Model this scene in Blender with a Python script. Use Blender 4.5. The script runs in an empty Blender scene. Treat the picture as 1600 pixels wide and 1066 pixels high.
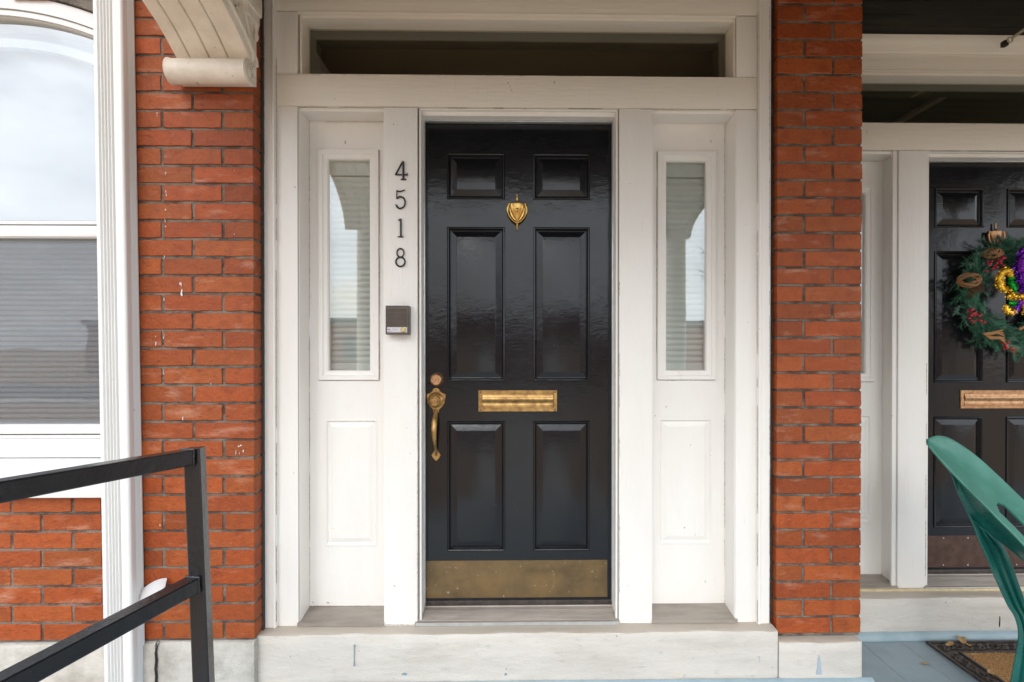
import bpy, bmesh, math, random
from mathutils import Vector, Matrix
R = math.radians
random.seed(7)
SC = bpy.context.scene
COL = SC.collection

# ------------------------------------------------------------------ camera
H = 1.385
FOC = 825.0
YAW, PIT = R(0.93), R(0.30)
CX, CY = 815.4, 545.3
cam = bpy.data.cameras.new('camera')
cam.sensor_width = 36.0
cam.lens = 36.0 * FOC / 1600.0
cam.shift_x = -(CX - 800.0) / 1600.0
cam.shift_y = (CY - 533.0) / 1600.0
cam.clip_start = 0.02
cam.clip_end = 600
co = bpy.data.objects.new('camera', cam)
co.location = (0, 0, H)
co.rotation_euler = (R(90) - PIT, 0, -YAW)
COL.objects.link(co)
SC.camera = co

# ------------------------------------------------------------------ light
SUN_EL, SUN_AZ = R(34), R(190)       # azimuth clockwise from +Y: sun behind the camera, a little to the left
w = bpy.data.worlds.new('World'); SC.world = w; w.use_nodes = True
nt = w.node_tree; nt.nodes.clear()
def N(t, typ, **kw):
    n = t.nodes.new(typ)
    for k, v in kw.items(): setattr(n, k, v)
    return n
sky = N(nt, 'ShaderNodeTexSky', sky_type='NISHITA')
sky.sun_disc = False
sky.sun_elevation = SUN_EL; sky.sun_rotation = SUN_AZ
sky.air_density = 1.0; sky.dust_density = 2.0
tc = N(nt, 'ShaderNodeTexCoord')
mp = N(nt, 'ShaderNodeMapping'); mp.inputs['Scale'].default_value = (1, 1, 2.2)
nz = N(nt, 'ShaderNodeTexNoise'); nz.inputs['Scale'].default_value = 1.6; nz.inputs['Detail'].default_value = 7; nz.inputs['Roughness'].default_value = 0.55
rp = N(nt, 'ShaderNodeValToRGB'); rp.color_ramp.elements[0].position = 0.27; rp.color_ramp.elements[1].position = 0.47
nz2 = N(nt, 'ShaderNodeTexNoise'); nz2.inputs['Scale'].default_value = 3.5; nz2.inputs['Detail'].default_value = 5
rp2 = N(nt, 'ShaderNodeValToRGB')
rp2.color_ramp.elements[0].position = 0.3; rp2.color_ramp.elements[0].color = (12.0, 13.0, 14.4, 1)
rp2.color_ramp.elements[1].position = 0.7; rp2.color_ramp.elements[1].color = (18.5, 19.4, 20.4, 1)
mx = N(nt, 'ShaderNodeMixRGB')
bg = N(nt, 'ShaderNodeBackground'); bg.inputs['Strength'].default_value = 0.085
out = N(nt, 'ShaderNodeOutputWorld')
L = nt.links.new
L(tc.outputs['Generated'], mp.inputs['Vector']); L(mp.outputs[0], nz.inputs['Vector']); L(mp.outputs[0], nz2.inputs['Vector'])
L(nz.outputs['Fac'], rp.inputs[0]); L(nz2.outputs['Fac'], rp2.inputs[0])
sx = N(nt, 'ShaderNodeSeparateXYZ'); L(tc.outputs['Generated'], sx.inputs[0])
hz = N(nt, 'ShaderNodeMapRange'); hz.inputs[1].default_value = 0.02; hz.inputs[2].default_value = 0.17; hz.inputs[3].default_value = 1.0; hz.inputs[4].default_value = 0.0
L(sx.outputs[2], hz.inputs[0])
mxx = N(nt, 'ShaderNodeMath', operation='MAXIMUM'); L(hz.outputs[0], mxx.inputs[0]); L(rp.outputs[0], mxx.inputs[1])
L(mxx.outputs[0], mx.inputs[0]); L(sky.outputs[0], mx.inputs[1]); L(rp2.outputs[0], mx.inputs[2])
gr_ = N(nt, 'ShaderNodeMath', operation='MULTIPLY_ADD'); gr_.inputs[1].default_value = 1.0; gr_.inputs[2].default_value = 0.78; L(sx.outputs[2], gr_.inputs[0])
vm = N(nt, 'ShaderNodeVectorMath', operation='SCALE'); L(mx.outputs[0], vm.inputs[0]); L(gr_.outputs[0], vm.inputs['Scale'])
L(vm.outputs[0], bg.inputs[0]); L(bg.outputs[0], out.inputs[0])

sun = bpy.data.lights.new('sun', 'SUN'); sun.energy = 0.7; sun.angle = R(30); sun.color = (1, 0.96, 0.9)
so = bpy.data.objects.new('sun', sun); COL.objects.link(so)
sd = Vector((math.sin(SUN_AZ) * math.cos(SUN_EL), math.cos(SUN_AZ) * math.cos(SUN_EL), math.sin(SUN_EL)))
so.rotation_euler = sd.to_track_quat('Z', 'Y').to_euler()
so.location = sd * 50
SC.view_settings.view_transform = 'Standard'
SC.view_settings.look = 'None'
SC.view_settings.exposure = 0.72
SC.view_settings.gamma = 1.0

# ------------------------------------------------------------------ photo measures -> metres on a plane y = d
_r = Vector((math.cos(YAW), -math.sin(YAW), 0))
_fh = Vector((math.sin(YAW), math.cos(YAW), 0))
_f = _fh * math.cos(PIT) + Vector((0, 0, -math.sin(PIT)))
_u = _fh * math.sin(PIT) + Vector((0, 0, math.cos(PIT)))
def pt(px, py, d):
    v = _f + _r * ((px - CX) / FOC) + _u * ((CY - py) / FOC)
    v = v * (d / v.y)
    return Vector((v.x, d, v.z + H))
def fx(px, d, py=541): return pt(px, py, d).x
def fz(py, d, px=802): return pt(px, py, d).z
def ptz(px, py, z):     # point on the horizontal plane z
    v = _f + _r * ((px - CX) / FOC) + _u * ((CY - py) / FOC)
    return v * ((z - H) / v.z) + Vector((0, 0, H))

# ------------------------------------------------------------------ materials
def mat(name, col, rough=0.5, metal=0.0, var=0.0, vcol=None, vscale=8.0, stretch=(1, 1, 1), vlo=0.4, vhi=0.65,
        bump=0.0, bscale=60.0, bstretch=(1, 1, 1), rvar=0.0, coat=0.0, spec=0.5, specks=None, bump2=None, attr=None, top=None):
    m = bpy.data.materials.new(name); m.use_nodes = True
    t = m.node_tree; t.nodes.clear(); l = t.links.new
    o = N(t, 'ShaderNodeOutputMaterial'); b = N(t, 'ShaderNodeBsdfPrincipled'); l(b.outputs[0], o.inputs[0])
    b.inputs['Roughness'].default_value = rough; b.inputs['Metallic'].default_value = metal
    b.inputs['Coat Weight'].default_value = coat; b.inputs['Specular IOR Level'].default_value = spec
    g = N(t, 'ShaderNodeNewGeometry')
    def noise(scale, st, det=5, rg=0.6):
        p = N(t, 'ShaderNodeMapping'); p.inputs['Scale'].default_value = st; l(g.outputs['Position'], p.inputs[0])
        n = N(t, 'ShaderNodeTexNoise'); n.inputs['Scale'].default_value = scale; n.inputs['Detail'].default_value = det; n.inputs['Roughness'].default_value = rg
        l(p.outputs[0], n.inputs['Vector']); return n.outputs['Fac']
    def ramp(src, a, bb):
        q = N(t, 'ShaderNodeMapRange'); q.inputs[1].default_value = a; q.inputs[2].default_value = bb; l(src, q.inputs[0]); return q.outputs[0]
    cur = None
    c = N(t, 'ShaderNodeRGB'); c.outputs[0].default_value = (*col, 1); cur = c.outputs[0]
    if attr:
        a = N(t, 'ShaderNodeAttribute', attribute_name=attr); cur = a.outputs['Color']
    def mixc(fac, cc, amt=1.0, mode='MIX'):
        nonlocal cur
        x = N(t, 'ShaderNodeMixRGB', blend_type=mode)
        if amt != 1.0:
            mm = N(t, 'ShaderNodeMath', operation='MULTIPLY'); mm.inputs[1].default_value = amt; l(fac, mm.inputs[0]); fac = mm.outputs[0]
        l(fac, x.inputs[0]); l(cur, x.inputs[1]); x.inputs[2].default_value = (*cc, 1); cur = x.outputs[0]
    if var > 0:
        mixc(ramp(noise(vscale, stretch), vlo, vhi), vcol or tuple(v * 0.6 for v in col), var)
    if specks:      # list of (scale, stretch, lo, hi, colour, amount)
        for (s, st, lo, hi, cc, am) in specks: mixc(ramp(noise(s, st), lo, hi), cc, am)
    if top:         # dirt trodden into upward faces (colour, amount)
        sp = N(t, 'ShaderNodeSeparateXYZ'); l(g.outputs['Normal'], sp.inputs[0]); mixc(ramp(sp.outputs[2], 0.4, 0.9), top[0], top[1])
    l(cur, b.inputs['Base Color'])
    if rvar:
        q = N(t, 'ShaderNodeMapRange'); q.inputs[3].default_value = max(0.02, rough - rvar); q.inputs[4].default_value = rough + rvar
        l(noise(9.0, (1, 1, 1)), q.inputs[0]); l(q.outputs[0], b.inputs['Roughness'])
    if bump:
        bn = N(t, 'ShaderNodeBump'); bn.inputs['Strength'].default_value = 1.0; bn.inputs['Distance'].default_value = bump
        l(noise(bscale, bstretch), bn.inputs['Height']); last = bn
        if bump2:
            b2 = N(t, 'ShaderNodeBump'); b2.inputs['Strength'].default_value = 1.0; b2.inputs['Distance'].default_value = bump2[0]
            l(noise(bump2[1], bump2[2]), b2.inputs['Height']); l(bn.outputs[0], b2.inputs['Normal']); last = b2
        l(last.outputs[0], b.inputs['Normal'])
    return m

def glass_mat(name, ior=1.55, tint=(0.85, 0.9, 0.88), rough=0.0, wav=0.0006, boost=0.0):
    m = bpy.data.materials.new(name); m.use_nodes = True
    t = m.node_tree; t.nodes.clear(); l = t.links.new
    o = N(t, 'ShaderNodeOutputMaterial'); mxs = N(t, 'ShaderNodeMixShader'); tr = N(t, 'ShaderNodeBsdfTransparent'); gl = N(t, 'ShaderNodeBsdfGlossy')
    tr.inputs[0].default_value = (*tint, 1); gl.inputs['Roughness'].default_value = rough; gl.inputs[0].default_value = (1, 1, 1, 1)
    fr = N(t, 'ShaderNodeFresnel')
    gb = N(t, 'ShaderNodeNewGeometry'); mr = N(t, 'ShaderNodeMapRange'); mr.inputs[3].default_value = ior; mr.inputs[4].default_value = 1.0 / ior
    l(gb.outputs['Backfacing'], mr.inputs[0]); l(mr.outputs[0], fr.inputs[0])
    ad = N(t, 'ShaderNodeMath', operation='ADD'); ad.inputs[1].default_value = boost; l(fr.outputs[0], ad.inputs[0])
    g = N(t, 'ShaderNodeNewGeometry'); n = N(t, 'ShaderNodeTexNoise'); n.inputs['Scale'].default_value = 5.0; n.inputs['Detail'].default_value = 1
    l(g.outputs['Position'], n.inputs['Vector'])
    bn = N(t, 'ShaderNodeBump'); bn.inputs['Distance'].default_value = wav; l(n.outputs['Fac'], bn.inputs['Height']); l(bn.outputs[0], gl.inputs['Normal'])
    l(ad.outputs[0], mxs.inputs[0]); l(tr.outputs[0], mxs.inputs[1]); l(gl.outputs[0], mxs.inputs[2]); l(mxs.outputs[0], o.inputs[0])
    return m

WP = dict(rough=0.42, var=0.28, vcol=(0.66, 0.62, 0.55), vscale=3.2, stretch=(1, 1, 0.3), vlo=0.42, vhi=0.72, bump=0.0019, bscale=45, bstretch=(1.6, 1.6, 0.18),
          bump2=(0.0006, 260, (1, 1, 0.4)), specks=[(34, (1, 1, 0.8), 0.715, 0.74, (0.22, 0.17, 0.13), 0.8), (60, (1.5, 1.5, 0.12), 0.66, 0.70, (0.60, 0.55, 0.47), 0.25), (9, (1, 1, 1), 0.66, 0.80, (0.66, 0.62, 0.56), 0.45)])
WP['stretch'] = (1, 1, 0.3)
M = {}
M['white'] = mat('white_paint', (0.83, 0.80, 0.755), **WP)
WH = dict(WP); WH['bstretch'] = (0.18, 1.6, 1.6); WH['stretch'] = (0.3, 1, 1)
M['white_h'] = mat('white_paint_warm_light', (0.82, 0.765, 0.675), **WH)  # warmer light up under the porch is put into this paint colour
M['white_clean'] = mat('white_vinyl', (0.72, 0.72, 0.71), rough=0.35, var=0.2, vcol=(0.7, 0.7, 0.7), vscale=4)
M['cream'] = mat('cream_paint_worn', (0.86, 0.79, 0.69), rough=0.45, var=0.5, vcol=(0.68, 0.61, 0.51), vscale=14, bump=0.002, bscale=60,
                 specks=[(40, (1, 1, 1), 0.66, 0.72, (0.30, 0.24, 0.18), 0.7)])
M['crack'] = mat('cracked_dirty_seam', (0.16, 0.12, 0.085), rough=0.9, var=0.8, vcol=(0.42, 0.36, 0.29), vscale=35)
M['alu'] = mat('grey_aluminium', (0.62, 0.64, 0.64), rough=0.3, metal=0.6, var=0.4, vcol=(0.4, 0.4, 0.4), vscale=20)
M['downspout'] = mat('white_aluminium', (0.74, 0.74, 0.73), rough=0.3, var=0.35, vcol=(0.62, 0.61, 0.59), vscale=5, stretch=(1, 1, 0.15),
                     specks=[(50, (1, 1, 0.6), 0.72, 0.75, (0.3, 0.28, 0.25), 0.6)])
M['black'] = mat('black_gloss_paint', (0.0075, 0.008, 0.010), rough=0.15, rvar=0.10, bump=0.0022, bscale=6, bstretch=(1.0, 1, 0.7), spec=0.42,
                 bump2=(0.00030, 60, (0.4, 1, 1.3)), specks=[(70, (1, 1, 0.6), 0.70, 0.74, (0.10, 0.10, 0.10), 0.35)], var=0.5, vcol=(0.014, 0.014, 0.016), vscale=7, stretch=(1, 1, 0.3), vlo=0.5, vhi=0.8)
M['brass'] = mat('aged_brass', (0.50, 0.31, 0.115), rough=0.38, metal=0.9, var=0.9, vcol=(0.19, 0.095, 0.04), vscale=38, vlo=0.38, vhi=0.70, bump=0.0006, bscale=90, rvar=0.12)
M['brass_red'] = mat('reddish_brass', (0.56, 0.33, 0.17), rough=0.38, metal=0.85, var=0.8, vcol=(0.28, 0.13, 0.07), vscale=60, vlo=0.4, vhi=0.7, rvar=0.1)
M['kick'] = mat('dull_brass_plate', (0.26, 0.165, 0.075), rough=0.36, metal=0.75, var=0.8, vcol=(0.14, 0.10, 0.055), vscale=7, vlo=0.38, vhi=0.65, bump=0.001, bscale=20, rvar=0.15,
                specks=[(5, (0.4, 1, 2), 0.5, 0.7, (0.12, 0.075, 0.035), 0.6), (60, (1, 1, 1), 0.665, 0.70, (0.62, 0.52, 0.36), 0.8), (24, (1, 1, 1.4), 0.66, 0.72, (0.5, 0.5, 0.40), 0.6)])
M['kick_rust'] = mat('brown_plate', (0.062, 0.031, 0.022), rough=0.5, metal=0.1, spec=0.35, var=0.8, vcol=(0.095, 0.055, 0.040), vscale=30, bump=0.0006, bscale=80,
                     specks=[(90, (1, 1, 1), 0.68, 0.71, (0.32, 0.25, 0.18), 0.8)])
M['dark'] = mat('dark_keyhole', (0.02, 0.015, 0.012), rough=0.6)
M['brick'] = mat('red_brick', (0.4, 0.1, 0.04), rough=0.48, attr='bc', var=0.65, vcol=(0.19, 0.036, 0.010), vscale=20, vlo=0.45, vhi=0.75, bump=0.005, bscale=70, rvar=0.14, spec=0.35,
                 bump2=(0.0020, 260, (1, 1, 1)), specks=[(13, (0.45, 1, 1.7), 0.57, 0.78, (0.56, 0.32, 0.22), 0.55), (55, (0.6, 1, 1.5), 0.60, 0.70, (0.10, 0.020, 0.008), 0.65), (30, (1, 1, 1), 0.60, 0.72, (0.24, 0.05, 0.018), 0.5), (110, (1, 1, 1), 0.69, 0.74, (0.6, 0.48, 0.38), 0.6), (90, (1, 1, 1), 0.66, 0.72, (0.05, 0.015, 0.008), 0.6)])
M['mortar'] = mat('old_mortar', (0.225, 0.195, 0.16), rough=0.95, var=0.85, vcol=(0.05, 0.043, 0.038), vscale=22, stretch=(0.5, 1, 1), vlo=0.4, vhi=0.6, bump=0.008, bscale=160)
M['dark_mortar'] = mat('dark_caulk', (0.045, 0.042, 0.04), rough=0.9, var=0.7, vcol=(0.2, 0.18, 0.16), vscale=60, vlo=0.6, vhi=0.7, bump=0.004, bscale=120)
M['stone'] = mat('grey_white_limestone', (0.60, 0.56, 0.505), rough=0.62, var=0.6, vcol=(0.46, 0.42, 0.37), vscale=4, stretch=(0.8, 1, 3.2), vlo=0.42, vhi=0.68, bump=0.004, bscale=18, bstretch=(0.6, 1, 1.8),
                 bump2=(0.0016, 160, (1, 1, 1)), top=((0.40, 0.335, 0.265), 0.65),
                 specks=[(9, (0.7, 1, 4), 0.60, 0.72, (0.66, 0.58, 0.46), 0.6), (22, (0.8, 1, 2), 0.60, 0.72, (0.36, 0.34, 0.32), 0.45), (42, (1, 1, 1), 0.70, 0.73, (0.10, 0.08, 0.07), 0.8), (17, (1.6, 1, 0.8), 0.68, 0.72, (0.24, 0.34, 0.40), 0.7)])
M['stone_raw'] = mat('weathered_limestone', (0.52, 0.495, 0.45), rough=0.75, var=0.8, vcol=(0.33, 0.31, 0.27), vscale=9, vlo=0.4, vhi=0.65, bump=0.006, bscale=40, bump2=(0.002, 150, (1, 1, 1)),
                     specks=[(28, (1, 1, 1), 0.69, 0.72, (0.08, 0.07, 0.06), 0.7), (10, (1.5, 1, 1), 0.66, 0.72, (0.33, 0.40, 0.44), 0.7), (60, (1, 1, 1), 0.70, 0.73, (0.75, 0.74, 0.72), 0.8)])
M['threshold'] = mat('weathered_threshold', (0.34, 0.30, 0.26), rough=0.5, metal=0.2, var=0.7, vcol=(0.19, 0.16, 0.135), vscale=14, stretch=(0.25, 1, 1), vlo=0.4, vhi=0.65, bump=0.0015, bscale=90, bstretch=(0.2, 1, 1))
M['yellow_caulk'] = mat('yellowed_caulk', (0.62, 0.52, 0.33), rough=0.6, var=0.7, vcol=(0.45, 0.33, 0.16), vscale=30)
M['floor'] = mat('blue_grey_floor_paint', (0.245, 0.31, 0.345), rough=0.38, var=0.5, vcol=(0.17, 0.22, 0.25), vscale=6, bump=0.0012, bscale=40, bstretch=(2, 0.3, 1),
                 specks=[(45, (1, 0.7, 1), 0.67, 0.71, (0.12, 0.09, 0.06), 0.8), (8, (1, 1, 1), 0.55, 0.75, (0.30, 0.335, 0.34), 0.6), (70, (1, 1, 1), 0.72, 0.75, (0.5, 0.5, 0.45), 0.6)])
M['floor_edge'] = mat('light_blue_trim_paint', (0.30, 0.385, 0.42), rough=0.4, var=0.6, vcol=(0.22, 0.30, 0.33), vscale=12, bump=0.001, bscale=60)
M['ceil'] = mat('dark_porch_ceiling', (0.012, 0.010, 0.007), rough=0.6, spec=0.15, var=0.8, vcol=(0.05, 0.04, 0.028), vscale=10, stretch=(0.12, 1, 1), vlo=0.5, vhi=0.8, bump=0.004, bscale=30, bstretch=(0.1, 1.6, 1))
M['rail'] = mat('black_railing_enamel', (0.010, 0.010, 0.012), rough=0.24, bump=0.0012, bscale=45, bump2=(0.001, 18, (1, 1, 1)), rvar=0.08, spec=0.6,
                specks=[(120, (1, 1, 1), 0.73, 0.76, (0.25, 0.24, 0.22), 0.6)])
M['numeral'] = mat('black_numeral', (0.015, 0.013, 0.012), rough=0.35, bump=0.0003, bscale=200)
M['brown'] = mat('brown_plastic', (0.105, 0.08, 0.065), rough=0.4, var=0.5, vcol=(0.16, 0.125, 0.10), vscale=20, bump=0.0004, bscale=250)
M['label_w'] = mat('silver_white_label', (0.62, 0.60, 0.63), rough=0.35, var=0.4, vcol=(0.45, 0.42, 0.46), vscale=90)
M['ink'] = mat('label_ink', (0.05, 0.045, 0.05), rough=0.5)
M['button'] = mat('yellowed_button', (0.62, 0.53, 0.22), rough=0.3)
M['button_rim'] = mat('button_rim', (0.42, 0.33, 0.10), rough=0.3, metal=0.5)
M['blind'] = mat('grey_green_blind', (0.72, 0.74, 0.72), rough=0.55)
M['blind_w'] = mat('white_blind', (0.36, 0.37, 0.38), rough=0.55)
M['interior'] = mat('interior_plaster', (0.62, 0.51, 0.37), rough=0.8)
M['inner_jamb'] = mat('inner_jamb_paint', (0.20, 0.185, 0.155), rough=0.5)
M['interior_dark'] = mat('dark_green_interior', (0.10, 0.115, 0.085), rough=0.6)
M['interior_trim'] = mat('interior_trim', (0.50, 0.46, 0.40), rough=0.5)
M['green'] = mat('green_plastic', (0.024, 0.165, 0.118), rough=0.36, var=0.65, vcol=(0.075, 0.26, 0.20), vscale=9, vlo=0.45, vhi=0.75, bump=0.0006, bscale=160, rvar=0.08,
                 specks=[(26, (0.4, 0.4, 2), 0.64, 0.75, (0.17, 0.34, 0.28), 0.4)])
M['green_leg'] = mat('dark_green_plastic', (0.008, 0.095, 0.078), rough=0.28, var=0.6, vcol=(0.02, 0.15, 0.12), vscale=14, rvar=0.1)  # darker green for the legs and side wing
M['brass_bright'] = mat('polished_brass', (0.66, 0.42, 0.13), rough=0.27, metal=0.95, var=0.8, vcol=(0.45, 0.24, 0.06), vscale=50, vlo=0.45, vhi=0.7)
M['rubber'] = mat('dark_rubber', (0.040, 0.031, 0.027), rough=0.36, var=0.5, vcol=(0.10, 0.08, 0.065), vscale=40, bump=0.001, bscale=200)
M['coir'] = mat('tan_coir', (0.60, 0.33, 0.13), rough=0.95, var=0.9, vcol=(0.34, 0.17, 0.06), vscale=110, vlo=0.42, vhi=0.58, bump=0.012, bscale=220)
M['leaf_dry'] = mat('dry_leaf', (0.40, 0.25, 0.11), rough=0.8, var=0.5, vscale=60)
M['paper'] = mat('white_paper', (0.55, 0.54, 0.54), rough=0.7, var=0.4, vcol=(0.5, 0.46, 0.44), vscale=18)
M['needle'] = mat('pine_needle', (0.030, 0.105, 0.060), rough=0.5, attr='nc')
M['berry'] = mat('red_berry', (0.38, 0.012, 0.025), rough=0.25, var=0.5, vcol=(0.55, 0.10, 0.12), vscale=120)
M['vine'] = mat('vine_twig', (0.40, 0.19, 0.07), rough=0.6, var=0.5, vscale=60)
M['cone'] = mat('pine_cone', (0.16, 0.07, 0.03), rough=0.7)
M['tin_gold'] = mat('gold_tinsel', (0.85, 0.55, 0.06), rough=0.25, metal=0.85)
M['tin_green'] = mat('green_tinsel', (0.01, 0.36, 0.04), rough=0.25, metal=0.7)
M['tin_purple'] = mat('purple_tinsel', (0.22, 0.03, 0.52), rough=0.25, metal=0.7)
M['iron'] = mat('tan_rod', (0.52, 0.47, 0.33), rough=0.35, metal=0.3, var=0.4, vscale=80)
M['grass'] = mat('winter_lawn', (0.27, 0.175, 0.095), rough=0.95, var=0.8, vcol=(0.20, 0.13, 0.07), vscale=3)
M['asphalt'] = mat('asphalt', (0.06, 0.06, 0.06), rough=0.9)
M['concrete'] = mat('concrete_path', (0.42, 0.40, 0.37), rough=0.9, var=0.5, vscale=3)
M['far_brick'] = mat('far_brick', (0.22, 0.085, 0.055), rough=0.9, var=0.5, vscale=8)
M['roofing'] = mat('grey_roofing', (0.10, 0.095, 0.10), rough=0.9)
M['bark'] = mat('bark', (0.07, 0.055, 0.045), rough=0.9)
M['glass'] = glass_mat('sidelight_glass', ior=1.7, tint=(0.92, 0.94, 0.93), wav=0.0002, boost=0.09)
M['glass_win'] = glass_mat('window_glass', ior=1.9, tint=(0.9, 0.93, 0.95), wav=0.0006, boost=0.20)
M['glass_dark'] = glass_mat('transom_glass', ior=1.6, tint=(0.93, 0.92, 0.86), wav=0.0002, boost=0.02)

def screen_mat():
    m = bpy.data.materials.new('insect_screen'); m.use_nodes = True
    t = m.node_tree; t.nodes.clear(); l = t.links.new
    o = N(t, 'ShaderNodeOutputMaterial'); mxs = N(t, 'ShaderNodeMixShader'); tr = N(t, 'ShaderNodeBsdfTransparent'); df = N(t, 'ShaderNodeBsdfPrincipled')
    df.inputs['Base Color'].default_value = (0.15, 0.155, 0.165, 1); df.inputs['Roughness'].default_value = 0.4
    g = N(t, 'ShaderNodeNewGeometry')
    n = N(t, 'ShaderNodeTexNoise'); n.inputs['Scale'].default_value = 9; n.inputs['Detail'].default_value = 4
    p = N(t, 'ShaderNodeMapping'); p.inputs['Scale'].default_value = (1, 1, 7); l(g.outputs['Position'], p.inputs[0]); l(p.outputs[0], n.inputs['Vector'])
    q = N(t, 'ShaderNodeMapRange'); q.inputs[3].default_value = 0.40; q.inputs[4].default_value = 0.62; l(n.outputs['Fac'], q.inputs[0])
    l(q.outputs[0], mxs.inputs[0]); l(tr.outputs[0], mxs.inputs[1]); l(df.outputs[0], mxs.inputs[2]); l(mxs.outputs[0], o.inputs[0])
    return m
M['screen'] = screen_mat()

# ------------------------------------------------------------------ object helpers
def wloc(o):
    v = Vector((0, 0, 0))
    while o is not None: v += o.location; o = o.parent
    return v
def thing(name, label, cat, loc=(0, 0, 0), group=None):
    o = bpy.data.objects.new(name, None); o.location = loc; COL.objects.link(o)
    o['label'] = label; o['category'] = cat
    if group: o['group'] = group
    return o
def obj(name, bm, m, parent=None, smooth=True, origin=None, label=None, cat=None, group=None, kind=None, ang=35, recalc=True):
    if recalc: bmesh.ops.recalc_face_normals(bm, faces=bm.faces)
    o0 = wloc(parent) if parent else Vector(origin if origin is not None else (0, 0, 0))
    bmesh.ops.translate(bm, verts=bm.verts, vec=-o0)
    me = bpy.data.meshes.new(name); bm.to_mesh(me); bm.free()
    for mm in (m if isinstance(m, (list, tuple)) else [m]): me.materials.append(M[mm] if isinstance(mm, str) else mm)
    if smooth:
        me.shade_smooth()
        me.set_sharp_from_angle(angle=R(ang))
    o = bpy.data.objects.new(name, me); COL.objects.link(o)
    if parent: o.parent = parent
    else: o.location = o0
    if label: o['label'] = label
    if cat: o['category'] = cat
    if group: o['group'] = group
    if kind: o['kind'] = kind
    return o
def BM(): return bmesh.new()
def box(bm, x0, x1, y0, y1, z0, z1, bev=0.0, seg=2, mi=0):
    if x0 > x1: x0, x1 = x1, x0
    if y0 > y1: y0, y1 = y1, y0
    if z0 > z1: z0, z1 = z1, z0
    b2 = bmesh.new() if bev else bm
    vs = [b2.verts.new((x, y, z)) for x in (x0, x1) for y in (y0, y1) for z in (z0, z1)]
    F = [(0, 1, 3, 2), (4, 6, 7, 5), (0, 4, 5, 1), (2, 3, 7, 6), (0, 2, 6, 4), (1, 5, 7, 3)]
    fs = [b2.faces.new([vs[i] for i in f]) for f in F]
    if bev:
        bmesh.ops.bevel(b2, geom=list(b2.edges), offset=bev, segments=seg, affect='EDGES', profile=0.6)
        tmp = bpy.data.meshes.new('t'); b2.to_mesh(tmp); b2.free()
        n0 = len(bm.faces); bm.from_mesh(tmp); bpy.data.meshes.remove(tmp)
        bm.faces.ensure_lookup_table()
        for f in bm.faces[n0:]: f.material_index = mi
    else:
        for f in fs: f.material_index = mi
def quad(bm, a, b, c, d, mi=0):
    f = bm.faces.new([bm.verts.new(p) for p in (a, b, c, d)]); f.material_index = mi; return f
def holes_face(bm, X0, X1, Z0, Z1, y, holes, mi=0):
    xs = sorted({X0, X1, *[h[0] for h in holes], *[h[1] for h in holes]})
    zs = sorted({Z0, Z1, *[h[2] for h in holes], *[h[3] for h in holes]})
    V = {}
    def v(x, z):
        if (x, z) not in V: V[(x, z)] = bm.verts.new((x, y, z))
        return V[(x, z)]
    for i in range(len(xs) - 1):
        for j in range(len(zs) - 1):
            cx, cz = (xs[i] + xs[i + 1]) / 2, (zs[j] + zs[j + 1]) / 2
            if any(h[0] < cx < h[1] and h[2] < cz < h[3] for h in holes): continue
            f = bm.faces.new([v(xs[i], zs[j]), v(xs[i + 1], zs[j]), v(xs[i + 1], zs[j + 1]), v(xs[i], zs[j + 1])]); f.material_index = mi
def rings(bm, x0, x1, z0, z1, y, prof, cap=True, mi=0):
    prev = None
    for (ins, dy) in prof:
        r = [bm.verts.new(p) for p in ((x0 + ins, y + dy, z0 + ins), (x1 - ins, y + dy, z0 + ins), (x1 - ins, y + dy, z1 - ins), (x0 + ins, y + dy, z1 - ins))]
        if prev:
            for k in range(4):
                f = bm.faces.new([prev[k], prev[(k + 1) % 4], r[(k + 1) % 4], r[k]]); f.material_index = mi
        prev = r
    if cap: f = bm.faces.new(prev); f.material_index = mi
def tube(bm, pts, rad, n=10, flat=1.0, axis=None, cap=True, mi=0):
    pts = [Vector(p) for p in pts]
    if not isinstance(rad, (list, tuple)): rad = [rad] * len(pts)
    prev = None; first = None
    ref = Vector(axis) if axis else Vector((0, 1, 0))
    for i, p in enumerate(pts):
        t = (pts[min(i + 1, len(pts) - 1)] - pts[max(i - 1, 0)])
        if t.length < 1e-9: t = Vector((0, 0, 1))
        t.normalize()
        a = ref - t * ref.dot(t)
        if a.length < 1e-3: a = Vector((1, 0, 0)) - t * t.x
        a.normalize(); b = t.cross(a)
        r = [bm.verts.new(p + (a * math.cos(2 * math.pi * k / n) * flat + b * math.sin(2 * math.pi * k / n)) * rad[i]) for k in range(n)]
        if prev:
            for k in range(n):
                f = bm.faces.new([prev[k], prev[(k + 1) % n], r[(k + 1) % n], r[k]]); f.material_index = mi
        else: first = r
        prev = r
    if cap:
        for rr in (first, prev):
            f = bm.faces.new(rr); f.material_index = mi
def spline(ctrl, n=8):
    P = [Vector(c) for c in ctrl]; out = []
    P = [P[0] * 2 - P[1]] + P + [P[-1] * 2 - P[-2]]
    for i in range(1, len(P) - 2):
        for k in range(n):
            t = k / n
            a, b, c, d = P[i - 1], P[i], P[i + 1], P[i + 2]
            out.append(0.5 * ((2 * b) + (c - a) * t + (2 * a - 5 * b + 4 * c - d) * t * t + (3 * b - a - 3 * c + d) * t ** 3))
    out.append(P[-2]); return out
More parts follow.
